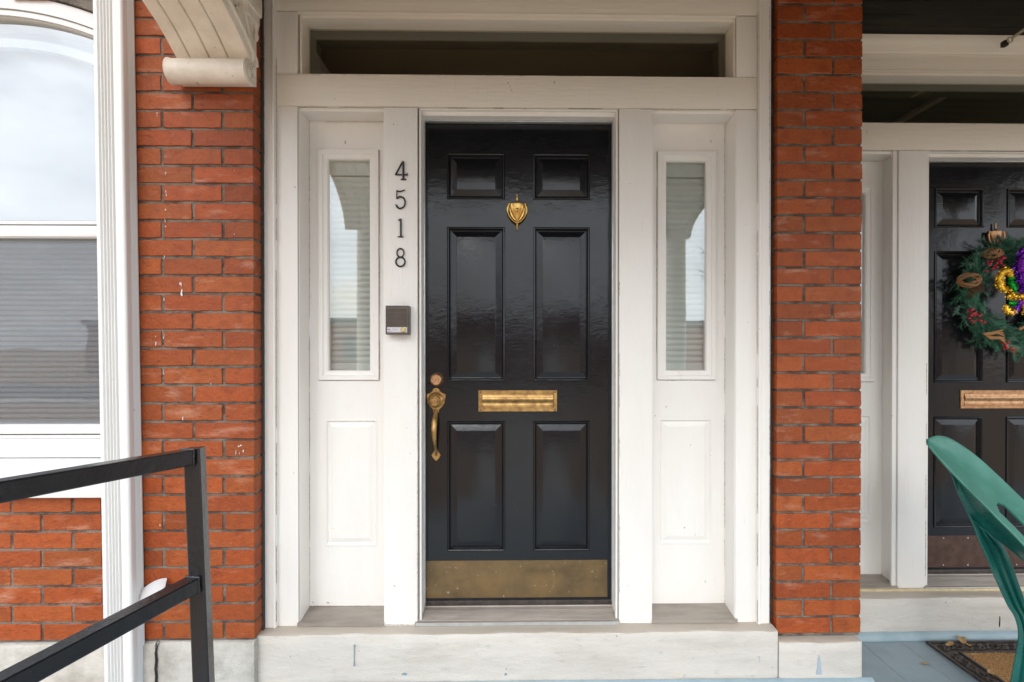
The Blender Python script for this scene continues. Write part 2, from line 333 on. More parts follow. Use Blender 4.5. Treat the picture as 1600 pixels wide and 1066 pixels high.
def lathe_y(bm, cx, cz, prof, n=28, sx=1, sz=1, mi=0):      # prof: list of (radius, y)
    prev = None
    for (r, y) in prof:
        ring = [bm.verts.new((cx + r * sx * math.cos(2 * math.pi * k / n), y, cz + r * sz * math.sin(2 * math.pi * k / n))) for k in range(n)] if r > 1e-6 else [bm.verts.new((cx, y, cz))]
        if prev:
            if len(ring) == 1 and len(prev) > 1:
                for k in range(n): f = bm.faces.new([prev[k], prev[(k + 1) % n], ring[0]]); f.material_index = mi
            elif len(prev) == 1:
                for k in range(n): f = bm.faces.new([prev[0], ring[k], ring[(k + 1) % n]]); f.material_index = mi
            else:
                for k in range(n): f = bm.faces.new([prev[k], prev[(k + 1) % n], ring[(k + 1) % n], ring[k]]); f.material_index = mi
        prev = ring
    if len(prev) > 1: f = bm.faces.new(prev); f.material_index = mi
def lathe_z(bm, cx, cy, prof, n=16, fy=1.0, mi=0):          # prof: (radius, z)
    prev = None
    for (r, z) in prof:
        ring = [bm.verts.new((cx + r * math.cos(2 * math.pi * k / n), cy + fy * r * math.sin(2 * math.pi * k / n), z)) for k in range(n)]
        if prev:
            for k in range(n): f = bm.faces.new([prev[k], prev[(k + 1) % n], ring[(k + 1) % n], ring[k]]); f.material_index = mi
        else: bm.faces.new(ring)
        prev = ring
    bm.faces.new(prev)
def prism_y(bm, poly, y0, y1, bev=0.0, mi=0):               # poly of (x, z), front at y0
    if bev:
        c = Vector((sum(p[0] for p in poly) / len(poly), sum(p[1] for p in poly) / len(poly)))
        ins = [tuple(Vector(p) + (c - Vector(p)).normalized() * bev) for p in poly]
        lay = [(ins, y0), (poly, y0 + bev), (poly, y1)]
    else: lay = [(poly, y0), (poly, y1)]
    prev = None
    for (pl, y) in lay:
        r = [bm.verts.new((p[0], y, p[1])) for p in pl]
        if prev:
            for k in range(len(r)): f = bm.faces.new([prev[k], prev[(k + 1) % len(r)], r[(k + 1) % len(r)], r[k]]); f.material_index = mi
        else: f = bm.faces.new(r); f.material_index = mi
        prev = r
    f = bm.faces.new(prev); f.material_index = mi
def extrude_x(bm, prof, x0, x1, mi=0):                      # prof of (y, z) closed
    a = [bm.verts.new((x0, p[0], p[1])) for p in prof]; b = [bm.verts.new((x1, p[0], p[1])) for p in prof]
    n = len(prof)
    for k in range(n): f = bm.faces.new([a[k], a[(k + 1) % n], b[(k + 1) % n], b[k]]); f.material_index = mi
    bm.faces.new(a).material_index = mi; bm.faces.new(b).material_index = mi
def extrude_z(bm, prof, z0, z1, dx=0.0):                    # prof of (x, y) closed
    a = [bm.verts.new((p[0], p[1], z0)) for p in prof]; b = [bm.verts.new((p[0] + dx, p[1], z1)) for p in prof]
    n = len(prof)
    for k in range(n): bm.faces.new([a[k], a[(k + 1) % n], b[(k + 1) % n], b[k]])
    bm.faces.new(a); bm.faces.new(b)

def stone(bm, x0, x1, y0, y1, z0, z1, seed=0, r=0.008):
    rnd = random.Random(seed); n = max(4, int((x1 - x0) / 0.02)); rows_ = []
    prof = [(y0, z0), (y0, z0 + (z1 - z0) * 0.25), (y0, z0 + (z1 - z0) * 0.5), (y0, z0 + (z1 - z0) * 0.75), (y0, z1 - r), (y0 + r * 0.3, z1 - r * 0.3), (y0 + r, z1), (y0 + r * 4, z1), (y1, z1)]
    ph = [rnd.uniform(0, 6) for _ in range(8)]
    for i in range(n + 1):
        x = x0 + (x1 - x0) * i / n; e = min(i, n - i); row_ = []
        chip = 0.004 * max(0, rnd.random() - 0.82) / 0.18
        for j, (y, z) in enumerate(prof):
            w1 = 0.0016 * math.sin(x * 9 + ph[0]) + 0.001 * math.sin(x * 31 + ph[1] + j * 0.7)
            dy = w1 if j < 6 else 0; dz = (w1 * 0.6 if j in (5, 6) else 0)
            if j in (4, 5, 6): dy += chip + rnd.uniform(0, 0.0008); dz -= chip * 0.8 * (j != 4)
            if e == 0 and j <= 6: dy += 0.005
            row_.append(bm.verts.new((x, y + dy, z + dz)))
        rows_.append(row_)
    for i in range(n):
        for j in range(len(prof) - 1): bm.faces.new([rows_[i][j], rows_[i + 1][j], rows_[i + 1][j + 1], rows_[i][j + 1]])
    for rw in (rows_[0], rows_[-1]):
        v = bm.verts.new((rw[0].co.x, y1, z0)); bm.faces.new(rw + [v])

# ------------------------------------------------------------------ the ground
b = BM(); quad(b, (-300, -400, -0.75), (300, -400, -0.75), (300, 300, -0.75), (-300, 300, -0.75)); obj('ground', b, 'grass', kind='structure')
b = BM(); box(b, -300, 300, -26, -17, -0.8, -0.742); obj('road', b, 'asphalt', kind='structure')
b = BM(); box(b, -300, 300, -16.6, -15.2, -0.8, -0.70); box(b, -0.6, 1.2, -15.2, -1.2, -0.8, -0.705); obj('pavement', b, 'concrete', kind='structure')

# ------------------------------------------------------------------ the house
HZ = lambda zr: zr + H
ZCEIL = H + 1.50
BXE = -1.32
house = thing('brick_house', 'red brick rowhouse front with white entrance surround, black panelled doors and a shared porch', 'house', (0, 2.2, 0))

def brick_col(light=1.0):
    v = random.gauss(0.93, 0.085) * light
    h = random.uniform(-0.010, 0.008)
    return (0.35 * v, (0.078 + h) * v, (0.016 + h * 0.25) * v, 1)
def brick(bm, lay, x0, x1, z0, z1, yf, dep):
    c = brick_col()
    j = lambda s=0.0011: random.uniform(-s, s)
    yf += j(0.0015)
    nx, nz_ = max(2, int((x1 - x0) / 0.022)), 4
    per = []
    for i in range(nx): per.append((x0 + (x1 - x0) * i / nx, z0))
    for i in range(nz_): per.append((x1, z0 + (z1 - z0) * i / nz_))
    for i in range(nx): per.append((x1 - (x1 - x0) * i / nx, z1))
    for i in range(nz_): per.append((x0, z1 - (z1 - z0) * i / nz_))
    cx, cz = (x0 + x1) / 2, (z0 + z1) / 2
    def pull(p, a):
        dx = 1 if p[0] > cx else -1; dz = 1 if p[1] > cz else -1
        ex = abs(abs(p[0] - cx) - (x1 - x0) / 2) < 1e-6; ez = abs(abs(p[1] - cz) - (z1 - z0) / 2) < 1e-6
        k = 1.0 if not (ex and ez) else 1.25
        return (p[0] - (dx * a * k if ex else 0), p[1] - (dz * a * k if ez else 0))
    per = [(p[0] + j(), p[1] + j(0.0011)) for p in per] if False else per
    A = []; B = []; C = []
    for p in per:
        jx, jz = j(), j(0.0012)
        q = pull(p, 0.0026); r = pull(p, 0.0006)
        A.append(bm.verts.new((q[0] + jx, yf + j(0.0004), q[1] + jz)))
        B.append(bm.verts.new((r[0] + jx, yf + 0.0024, r[1] + jz)))
        C.append(bm.verts.new((r[0] + jx, yf + dep, r[1] + jz)))
    n = len(per); fs = [bm.faces.new(A)]
    for k in range(n):
        fs.append(bm.faces.new([A[k], A[(k + 1) % n], B[(k + 1) % n], B[k]]))
        fs.append(bm.faces.new([B[k], B[(k + 1) % n], C[(k + 1) % n], C[k]]))
    for f in fs:
        for lp in f.loops: lp[lay] = c

# --- left wall with the window
DW = 2.107
PITCH = 0.0722; JT = 0.0086
zb = fz(998.7, DW, 300)
xc = fx(397, DW)
MODL = 0.2372
wx0, wx1 = fx(-222, DW), fx(156, DW)                       # window opening
wcx = (wx0 + wx1) / 2
arch_R = 1.255
def arch_top(x, off=0.0):                                   # outer arch of the frame, z at x
    ap = fz(-14, DW, 100)
    rr = arch_R + off
    dx = x - wcx
    return ap + off - rr + math.sqrt(max(1e-6, rr * rr - dx * dx))
zsill_b = fz(778.5, 2.07, 100)
b = BM(); lay = b.loops.layers.float_color.new('bc')
row = 0; z = zb
while z < 3.30:
    offB = xc - 0.1165 if row % 2 == 0 else xc - 0.2335
    ends = [xc]; x = offB
    while x > -3.2: ends.append(x); x -= MODL
    for i in range(len(ends) - 1):
        x1_, x0_ = ends[i] - (JT if i else 0), ends[i + 1]
        z0_, z1_ = z, z + PITCH - JT
        segs = [(x0_, x1_)]
        if z0_ < zsill_b - 0.012 and z1_ > zsill_b - 0.004:
            for s in ([(x0_, x1_)] if x1_ < wx1 or x0_ < wx1 else []): brick(b, lay, x0_, min(x1_, wx1), z0_, zsill_b - 0.004, DW, 0.09)
            if x1_ <= wx1: segs = []
            else: segs = [(max(x0_, wx1 + 0.001), x1_)]
        elif z1_ > zsill_b - 0.004:
            segs = []
            lim = arch_top(max(wx0, min(wx1, (x0_ + x1_) / 2)), 0.012)
            if z0_ >= lim - 0.02: segs = [(x0_, x1_)]
            else:
                if x0_ < wx0: segs.append((x0_, min(x1_, wx0 - 0.004)))
                if x1_ > wx1: segs.append((max(x0_, wx1 + 0.004), x1_))
        for s in segs:
            if s[1] - s[0] > 0.012: brick(b, lay, s[0], s[1], z0_ + random.uniform(-.0006, .0006), z1_ + random.uniform(-.0006, .0006), DW, 0.09 if i else 0.062)
    z += PITCH; row += 1
for (px, py, h) in ((259, 100, 4), (245, 179, 5), (259.5, 270, 9), (259, 300, 14), (258.5, 327, 9), (258, 350, 14), (283, 452, 18), (256, 402, 5), (256, 470, 7), (243.5, 533, 16), (256, 528, 8), (255.5, 583, 12), (373, 702, 14), (369, 705, 8), (286, 655, 6), (376, 698, 6), (380, 706, 4), (250, 820, 5), (330, 600, 3), (366, 365, 4)):
    p = pt(px, py, DW - 0.0012)
    for q_ in range(1 + int(h / 5)):
        cx2 = p.x + random.gauss(0, 0.0012 if h != 18 else 0.003); cz2_ = p.z + random.uniform(-0.5, 0.5) * h / 392
        ww = random.uniform(0.0006, 0.0022) * (1.7 if h == 18 else 1); hh = random.uniform(0.002, 0.006) * (1.6 if h == 18 else 1)
        poly = [(cx2 + ww * math.cos(a) * random.uniform(.4, 1.3), cz2_ + hh * math.sin(a) * random.uniform(.5, 1.3)) for a in [k * math.pi / 5 for k in range(10)]]
        prism_y(b, poly, DW - 0.0016, DW + 0.001, mi=1)
wall = obj('brick_wall', b, ['brick', 'white_clean'], house, ang=28)
# mortar body with the window opening
b = BM()
ym = DW + 0.0045
box(b, -3.2, wx0, ym, 2.4, zb - 0.006, 3.3); box(b, wx1, xc - 0.004, ym, 2.18, zb - 0.006, 3.3)
box(b, wx0, wx1, ym, 2.4, zb - 0.006, zsill_b)
NA = 24
for i in range(NA):
    xa, xb = wx0 + (wx1 - wx0) * i / NA, wx0 + (wx1 - wx0) * (i + 1) / NA
    za, zb2 = arch_top(xa, 0.004), arch_top(xb, 0.004)
    vs = [b.verts.new(p) for p in ((xa, ym, za), (xb, ym, zb2), (xb, ym, 3.3), (xa, ym, 3.3), (xa, 2.4, za), (xb, 2.4, zb2), (xb, 2.4, 3.3), (xa, 2.4, 3.3))]
    for f in ((0, 1, 2, 3), (0, 4, 5, 1), (4, 7, 6, 5)): b.faces.new([vs[k] for k in f])
obj('mortar', b, 'mortar', wall, recalc=False)
# foundation below the wall
b = BM()
stone(b, fx(241, 2.09), fx(396, 2.10), 2.095, 2.4, 0.0, zb - 0.008, 4)
obj('foundation_stone', b, 'stone_raw', house); b = BM()
stone(b, -3.2, fx(240, 2.09) - 0.004, 2.092, 2.4, -0.8, zb - 0.010, 5)
obj('foundation_stone', b, 'stone_raw', house)
b = BM()   # crack in the foundation
cp = [(250, 1001), (246, 1010), (243, 1020), (244.5, 1032), (242.5, 1045), (244, 1056), (243, 1075)]
tube(b, [pt(x, y, 2.095) for x, y in cp], [0.001, 0.002, 0.0032, 0.0045, 0.003, 0.004, 0.003], n=6)
obj('crack', b, 'dark', house)

# --- right pier
DP = 2.165
px0, px1 = fx(1214, DP), fx(1346.5, DP)
b = BM(); lay = b.loops.layers.float_color.new('bc')
zp = fz(989.5, DP, 1280); pitchp = 0.0724
row = 0; z = zp
while z < ZCEIL:
    a = px0 + (0.2355 if row % 2 == 0 else 0.1165)
    brick(b, lay, px0, a - JT, z, z + pitchp - JT, DP, 0.075); brick(b, lay, a, px1, z, z + pitchp - JT, DP, 0.10)
    z += pitchp; row += 1
pier = obj('brick_pier', b, 'brick', house, ang=28)
b = BM(); box(b, px0 + 0.0045, px1 - 0.0045, DP + 0.0045, 2.8, zp - 0.012, ZCEIL); obj('mortar', b, 'mortar', pier)
b = BM(); stone(b, fx(1219.5, 2.125), fx(1349.5, 2.125), 2.125, 2.6, 0.0, fz(1003.5, 2.125, 1280), 2)
M['pale_drip'] = mat('pale_blue_stain', (0.36, 0.42, 0.47), rough=0.6)
q_ = pt(1280, 1037, 2.122); prism_y(b, [(q_.x - 0.002, q_.z + 0.036), (q_.x + 0.004, q_.z + 0.025), (q_.x + 0.010, q_.z - 0.02), (q_.x + 0.012, q_.z - 0.045), (q_.x - 0.006, q_.z - 0.047), (q_.x - 0.013, q_.z - 0.044), (q_.x - 0.006, q_.z - 0.01), (q_.x - 0.005, q_.z + 0.02)], 2.1225, 2.127, mi=1)
obj('pier_base', b, ['stone', 'pale_drip'], house)
# dark caulk seams beside the brickwork
b = BM()
box(b, xc - 0.012, fx(413, 2.19) + 0.004, 2.168, 2.30, fz(978, 2.19) , ZCEIL)
obj('caulk_seam', b, 'dark_mortar', house); b = BM()
box(b, fx(1203, 2.19) - 0.004, px0 + 0.008, 2.205, 2.30, fz(978, 2.19), ZCEIL)
obj('caulk_seam', b, 'dark_mortar', house)
# long step stone
ZST = fz(976.5, 2.195)
b = BM(); stone(b, fx(396.8, 2.13), fx(1217.2, 2.13), 2.13, 2.75, 0.0, ZST, 1); 
M['blue_drip'] = mat('blue_paint_drip', (0.20, 0.30, 0.36), rough=0.5)
dq = pt(553, 1010, 2.127); 
prism_y(b, [(dq.x - 0.0015, dq.z + 0.004), (dq.x + 0.004, dq.z + 0.006), (dq.x + 0.0045, dq.z - 0.004), (dq.x + 0.0015, dq.z - 0.008), (dq.x + 0.0012, dq.z - 0.060), (dq.x + 0.0035, dq.z - 0.078), (dq.x - 0.002, dq.z - 0.082), (dq.x - 0.0003, dq.z - 0.06), (dq.x - 0.0008, dq.z - 0.01)], 2.1265, 2.132, mi=1)
for (px_, w_) in ((632, 0.012), (790, 0.007)):
    q_ = pt(px_, 1054, 2.127); prism_y(b, [(q_.x + w_ * math.cos(a) * random.uniform(.5, 1.2), q_.z + 0.005 * math.sin(a) * random.uniform(.4, 1.3)) for a in [k * math.pi / 6 for k in range(12)]], 2.1268, 2.132, mi=1)
obj('step_stone', b, ['stone', 'blue_drip'], house)

# ------------------------------------------------------------------ an entrance (surround, door, sidelights, transom)
DZ2 = -0.033
def crack(bm, p0, p1, d, dens=0.6, w=1.0, mi=1):
    a, c = pt(*p0, d), pt(*p1, d); Ltot = (c - a).length; t = 0.0
    u = (c - a).normalized(); s = Vector((-u.z, 0, u.x))
    while t < Ltot:
        l = random.uniform(0.004, 0.13)
        if random.random() < dens + 0.12:
            m = max(2, int(l / 0.006)); rows2 = []
            for k in range(m + 1):
                q = a + u * min(Ltot, t + l * k / m); ww = (0.00015 + 0.0008 * random.random() ** 3) * w * (0.3 if k in (0, m) else 1); o = s * random.uniform(-0.0005, 0.0005)
                rows2.append((bm.verts.new(q + o + s * ww), bm.verts.new(q + o - s * ww), bm.verts.new(q + o + Vector((0, 0.003, 0)))))
            for k in range(m):
                for (i_, j_) in ((0, 1), (1, 2), (2, 0)):
                    f = bm.faces.new([rows2[k][i_], rows2[k][j_], rows2[k + 1][j_], rows2[k + 1][i_]]); f.material_index = mi
        t += l
DX2 = fx(1402.6, 2.556) - fx(599, 2.20)
DY2 = 0.356
FACE = 2.20
PANEL_BLACK = [(0, 0), (0.0015, -0.005), (0.005, -0.0068), (0.0085, -0.0055), (0.0115, 0.0005), (0.0145, 0.0068), (0.0165, 0.0072), (0.041, 0.0008), (0.0435, 0.0003)]
PANEL_WHITE = [(0, 0), (0.003, -0.002), (0.008, -0.002), (0.013, 0.005), (0.016, 0.0065), (0.036, 0.0), (0.038, 0.0)]
def entrance(off, first):
    O = Vector(off)
    def put(name, bm, m, parent=house, **k):
        bmesh.ops.translate(bm, verts=bm.verts, vec=O)
        k.setdefault('ang', 14 if name in ('door', 'sidelight', 'glazing_bead') else 35)
        return obj(name, bm, m, parent, **k)
    zs = ZST
    ztopw = (ZCEIL if first else ZCEIL - DZ2 + 0.0) - 0.002
    z_l0, z_l1 = fz(168.5, FACE), fz(118.5, FACE)      # lintel
    z_h0 = fz(22.5, FACE)                              # underside of the head above the transom
    g = 0.0009
    # casing: every board of the surround
    for (a0, a1) in ((412.4, 431.6), (1183.6, 1204.0)):
        b = BM()
        X0, X1 = fx(a0, 2.185), fx(a1, 2.185)
        box(b, X0, X1, 2.183, 2.34, zs, ztopw, 0.006, 3)
        s = 1 if a0 < 800 else -1
        xin = X1 if s > 0 else X0
        box(b, xin - s * 0.013, xin - s * 0.002, 2.176, 2.19, zs + 0.001, ztopw, 0.004, 3)
        crack(b, (431.9 if a0 < 800 else 1183.3, 20), (431.9 if a0 < 800 else 1183.3, 972), 2.1822, 0.55)
        crack(b, (a0 + (0.6 if a0 < 800 else 18.8), 10), (a0 + (0.6 if a0 < 800 else 18.8), 974), 2.1822, 0.7, 1.2)
        put('brickmould', b, ['white', 'crack'])
    for (a0, a1) in ((432.4, 465.3), (1149.8, 1182.7)):
        b = BM()
        box(b, fx(a0, FACE), fx(a1, FACE), FACE, 2.34, zs, z_l0 - g, 0.0025)
        box(b, fx(a0, FACE), fx(a1, FACE), FACE, 2.34, z_l1 + g, z_h0 + 0.001, 0.0025)
        put('side_casing', b, 'white')
    b = BM()
    box(b, fx(599.5, FACE), fx(652.5, FACE), FACE - 0.003, 2.34, zs, z_l0 - g, 0.003)
    crack(b, (652.2, 560), (652.2, 972), FACE - 0.0036, 0.6, 1.7); crack(b, (600.5, 976), (650, 976), FACE - 0.0036, 0.9, 1.2)
    put('mullion', b, ['white', 'crack']); b = BM()
    box(b, fx(967.3, FACE), fx(1019.3, FACE), FACE - 0.003, 2.34, zs, z_l0 - g, 0.003)
    crack(b, (967.8, 380), (967.8, 960), FACE - 0.0036, 0.35, 1.5); crack(b, (968, 974.5), (1018, 974.5), FACE - 0.0036, 0.9, 1.0)
    put('mullion', b, ['white', 'crack'])
    b = BM()
    box(b, fx(432.4, FACE), fx(1182.8, FACE), FACE - 0.004, 2.34, z_l0, z_l1, 0.003)
    crack(b, (433, 116.8), (1182, 121.0), FACE - 0.0045, 0.6); crack(b, (433, 167.2), (652, 168.2), FACE - 0.0045, 0.6); crack(b, (966, 170.4), (1182, 171.6), FACE - 0.0045, 0.6); crack(b, (655, 168.6), (966, 170), FACE - 0.0045, 0.4)
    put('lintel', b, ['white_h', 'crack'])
    b = BM()
    box(b, fx(432.4, FACE), fx(1182.8, FACE), FACE - 0.002, 2.40, z_h0 + 0.006, ztopw, 0.003)
    box(b, fx(465.5, FACE), fx(1149.5, FACE), FACE - 0.004, 2.28, z_h0 - 0.002, z_h0 + 0.006, 0.002)
    if not first:
        zc = ztopw
        extrude_x(b, [(2.196, zc), (2.196, zc - 0.075), (2.188, zc - 0.075), (2.182, zc - 0.066), (2.180, zc - 0.05), (2.168, zc - 0.035), (2.160, zc - 0.018), (2.158, zc)], fx(412, FACE), fx(1204, FACE))
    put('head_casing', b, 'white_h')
    if not first:
        b = BM()
        box(b, fx(592, 2.215), fx(599.3, 2.205), 2.205, 2.22, zs + 0.012, z_l0 - 0.001, 0.003); put('mullion_bead', b, 'white')
    # transom: inner frame, pane
    tx0, tx1 = fx(484, 2.285), fx(1133.5, 2.285); tz1 = fz(48, 2.285); tz0 = z_l1
    b = BM()
    jx0, jx1 = fx(468, FACE), fx(1149, FACE)
    for (xa, xb) in ((jx0, tx0), (tx1, jx1)): box(b, xa, xb, FACE + 0.008, 2.30, tz0, z_h0 - 0.003, 0.002)
    box(b, tx0, tx1, FACE + 0.010, 2.30, tz1, z_h0 - 0.003, 0.002)
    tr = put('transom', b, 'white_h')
    b = BM()
    for (xa, xb) in ((jx0, tx0 - 0.003), (tx1 + 0.003, jx1)): box(b, xa, xb, 2.301, 2.44, tz0 - 0.02, tz1 + 0.06)
    box(b, tx0 - 0.003, tx1 + 0.003, 2.301, 2.44, tz1 + 0.003, tz1 + 0.06)
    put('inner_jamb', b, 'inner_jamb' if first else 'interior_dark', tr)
    b = BM(); box(b, tx0 + 0.0005, tx1 - 0.0005, 2.287, 2.291, tz0 + 0.0005, tz1 - 0.0005); put('pane', b, 'glass_dark', tr)
    # sidelights
    PS = 2.31
    spx = [((483.2, 599.6), (498, 593), (232.7, 594), (507, 589.5), (654, 853)), ((1019.2, 1133), (1026, 1118), (237, 594.7), (1029, 1113), (654.5, 853))]
    for si, (body, gl, gy, lp, ly) in enumerate(spx):
        pm = (gl[0] + gl[1]) / 2
        X0, X1 = fx(body[0], PS), fx(body[1], PS)
        if si == 0: X1 = fx(599.5, FACE) + 0.001
        else: X0 = fx(1019.3, FACE) - 0.001
        zt = fz(189.6, PS, 540); zb_ = fz(947.5, PS, 540)
        gx0, gx1, gz0, gz1 = fx(gl[0], PS), fx(gl[1], PS), fz(594.2, PS), fz(235.5, PS)
        lx0, lx1, lz0, lz1 = fx(lp[0], PS), fx(lp[1], PS), fz(852.5, PS), fz(654.3, PS)
        b = BM()
        holes_face(b, X0, X1, zb_, zt, PS, [(gx0, gx1, gz0, gz1), (lx0, lx1, lz0, lz1)])
        rings(b, lx0, lx1, lz0, lz1, PS, PANEL_WHITE)
        box(b, X0, X1, PS + 0.03, PS + 0.045, zb_, gz0 - 0.002)
        rings(b, gx0, gx1, gz0, gz1, PS, [(0.0, 0.0), (0, 0.045)], cap=False)
        # returns of the recess
        if si == 0: box(b, fx(467, FACE + 0.004), X0, FACE + 0.006, PS + 0.03, ZST + 0.002, z_l0 - 0.002, 0.002)
        else: box(b, X1, fx(1149, FACE + 0.004), FACE + 0.006, PS + 0.03, ZST + 0.002, z_l0 - 0.002, 0.002)
        box(b, X0, X1, FACE + 0.014, PS + 0.03, zt, z_l0 - 0.001, 0.0015)
        ex = body[0] + 0.6 if si == 0 else body[1] - 0.6
        crack(b, (ex, 190), (ex, 946), PS - 0.0012, 0.75, 1.2); crack(b, (body[0], 190.5), (body[1], 190.8 + 3 * si), PS - 0.0012, 0.8, 0.9); crack(b, (body[0], 947 - 3 * si), (body[1], 947 - 3 * si), PS - 0.0012, 0.9, 1.6)
        crack(b, (gl[0], 594.8), (gl[1], 595.2), PS - 0.0012, 0.9, 0.9); crack(b, (gl[0] - 0.5, gy[0]), (gl[0] - 0.5, 593), PS - 0.0012, 0.5, 0.7); crack(b, (gl[1] + 0.5, gy[0]), (gl[1] + 0.5, 593), PS - 0.0012, 0.6, 0.8)
        sl = put('sidelight', b, ['white', 'crack'])
        b = BM()
        rings(b, gx0 + 0.0015, gx1 - 0.0015, gz0 + 0.0015, gz1 - 0.0015, PS, [(0, 0.004), (0, -0.009), (0.002, -0.011), (0.018, -0.011), (0.020, -0.009), (0.021, -0.005), (0.037, -0.002), (0.041, 0.004), (0.042, 0.030)], cap=False)
        put('glazing_bead', b, 'white', sl)
        ix0, ix1, iz0, iz1 = gx0 + 0.043, gx1 - 0.043, gz0 + 0.043, gz1 - 0.043
        b = BM(); box(b, ix0 - 0.0005, ix1 + 0.0005, PS + 0.010, PS + 0.014, iz0 - 0.0005, iz1 + 0.0005); put('pane', b, 'glass', sl)
        b = BM()
        yb = PS + 0.045
        box(b, ix0 - 0.03, ix1 + 0.03, yb - 0.012, yb + 0.02, iz1 - 0.058, iz1 + 0.05, 0.002)
        z = iz1 - 0.062
        while z > iz0 - 0.01:
            vs = [(ix0 - 0.03, yb - 0.004, z), (ix1 + 0.03, yb - 0.004, z), (ix1 + 0.03, yb - 0.0075, z - 0.013), (ix0 - 0.03, yb - 0.0075, z - 0.013), (ix1 + 0.03, yb + 0.001, z - 0.0262), (ix0 - 0.03, yb + 0.001, z - 0.0262)]
            V = [b.verts.new(v) for v in vs]
            b.faces.new([V[0], V[1], V[2], V[3]]); b.faces.new([V[3], V[2], V[4], V[5]])
            z -= 0.0257
        box(b, ix0 - 0.03, ix1 + 0.03, yb - 0.012, yb + 0.01, iz0 - 0.04, iz0 + 0.03 if first else iz0 - 0.02, 0.003)
        put('blind', b, 'blind', sl, recalc=False)
        # wooden sill
        b = BM()
        sx0, sx1 = (fx(463, 2.19), fx(599.2, 2.19)) if si == 0 else (fx(1019.6, 2.19), fx(1154, 2.19))
        zf = fz(971.5, 2.192)
        yy = [2.192 + 0.118 * k / 7 for k in range(8)]
        prof = [(2.192, ZST + 0.0015), (2.192, zf)]
        for k in range(1, 8):
            zz = zf + 0.013 * k / 7
            prof += [(yy[k] - 0.004, zz), (yy[k] - 0.002, zz - 0.0012)] if k < 7 else [(yy[k], zz)]
        prof += [(2.33, zf + 0.014), (2.33, ZST + 0.0015)]
        extrude_x(b, prof, sx0, sx1)
        put('sidelight_sill', b, 'threshold')
    # door jamb with steps
    b = BM()
    dx0, dx1 = fx(664, 2.29), fx(956.3, 2.29); dzt = fz(194.5, 2.29)
    ja, jb = fx(655, FACE), fx(965.5, FACE)
    zh = fz(171.5, FACE)
    for (xa, xb, s) in ((ja - 0.004, dx0, 1), (dx1, jb + 0.004, -1)):
        inner = dx0 if s > 0 else dx1; outer = ja if s > 0 else jb
        box(b, outer - s * 0.003, inner, 2.222, 2.33, ZST + 0.03, z_l0 - 0.002, 0.002)
        box(b, outer - s * 0.001, outer + s * 0.0085, 2.205, 2.225, ZST + 0.012, zh, 0.003)
    box(b, dx0, dx1, 2.222, 2.33, dzt + 0.006, z_l0 - 0.002, 0.002)
    box(b, ja, jb, 2.205, 2.225, zh - 0.0005, z_l0 - 0.002, 0.003)
    put('door_jamb', b, 'white')
    b = BM()
    box(b, dx0 - 0.0005, dx0 + 0.005, 2.262, 2.285, ZST + 0.055, dzt + 0.005, 0.001)
    box(b, dx1 - 0.005, dx1 + 0.0005, 2.262, 2.285, ZST + 0.055, dzt + 0.005, 0.001)
    box(b, dx0 + 0.005, dx1 - 0.005, 2.262, 2.285, dzt, dzt + 0.0055, 0.001)
    put('weather_strip', b, 'alu')
    # door
    DD = 2.29
    zdb = fz(942, DD)
    cols = [(fx(698.5, DD), fx(789.3, DD)), (fx(833, DD), fx(921.5, DD))]
    rowsz = [(fz(312, DD), fz(240.3, DD)), (fz(596, DD), fz(355, DD)), (fz(861, DD), fz(658, DD))]
    hs = [(c[0], c[1], r[0], r[1]) for c in cols for r in rowsz]
    b = BM()
    holes_face(b, dx0, dx1, zdb, dzt, DD, hs)
    for h in hs: rings(b, h[0], h[1], h[2], h[3], DD, PANEL_BLACK)
    box(b, dx0, dx1, DD + 0.014, DD + 0.04, zdb, dzt)
    door = put('door', b, 'black', label=('glossy black six panel door with brass hardware under the house numbers' if first else 'glossy black panelled door of the recessed entrance, with a wreath'))
    b = BM()
    box(b, fx(665.8, DD), fx(949.2, DD), DD - 0.0025, DD + 0.001, fz(933.5, DD), fz(875.5, DD), 0.0006, 1)
    if not first:
        for qx in [fx(665.8, DD) + 0.015 + k * (fx(949.2, DD) - fx(665.8, DD) - 0.03) / 6 for k in range(7)]:
            for qz in (fz(933.5, DD) + 0.012, fz(875.5, DD) - 0.012): lathe_y(b, qx, qz, [(0, DD - 0.0055), (0.003, DD - 0.005), (0.004, DD - 0.002)], 10, mi=1)
    put('kick_plate', b, ['kick', 'alu'] if first else ['kick_rust', 'alu'], door, label=None if first else 'dark brown kick plate with bright screws')
    b = BM(); box(b, dx0 + 0.002, dx1 - 0.002, DD - 0.004, DD + 0.03, zdb - 0.010, zdb + 0.012, 0.002); put('door_sweep', b, 'rubber', door)
    # mail slot
    b = BM()
    mx0, mx1, mz0, mz1 = fx(747.3, DD), fx(870.5, DD), fz(643.2, DD), fz(609.5, DD)
    rings(b, mx0, mx1, mz0, mz1, DD, [(0, 0.001), (0, -0.004), (0.0015, -0.006), (0.020 * 0.9, -0.006), (0.019, -0.003), (0.0195, -0.003)] if False else
          [(0, 0.001), (0, -0.004), (0.0015, -0.006), (0.0155, -0.006), (0.0165, -0.002), (0.0180, -0.002)])
    fx0, fx1_, fz0, fz1 = mx0 + 0.0185, mx1 - 0.0185, mz0 + 0.0175, mz1 - 0.0175
    hgt = fz1 - fz0
    prof = [(DD - 0.002, fz0)] + [(DD - 0.007 - 0.006 * math.exp(-((k / 14 - 0.62) / 0.16) ** 2) + 0.0025 * math.exp(-((k / 14 - 0.36) / 0.10) ** 2), fz0 - 0.001 + (hgt + 0.002) * k / 14) for k in range(15)] + [(DD - 0.002, fz1)]
    extrude_x(b, prof, fx0, fx1_)
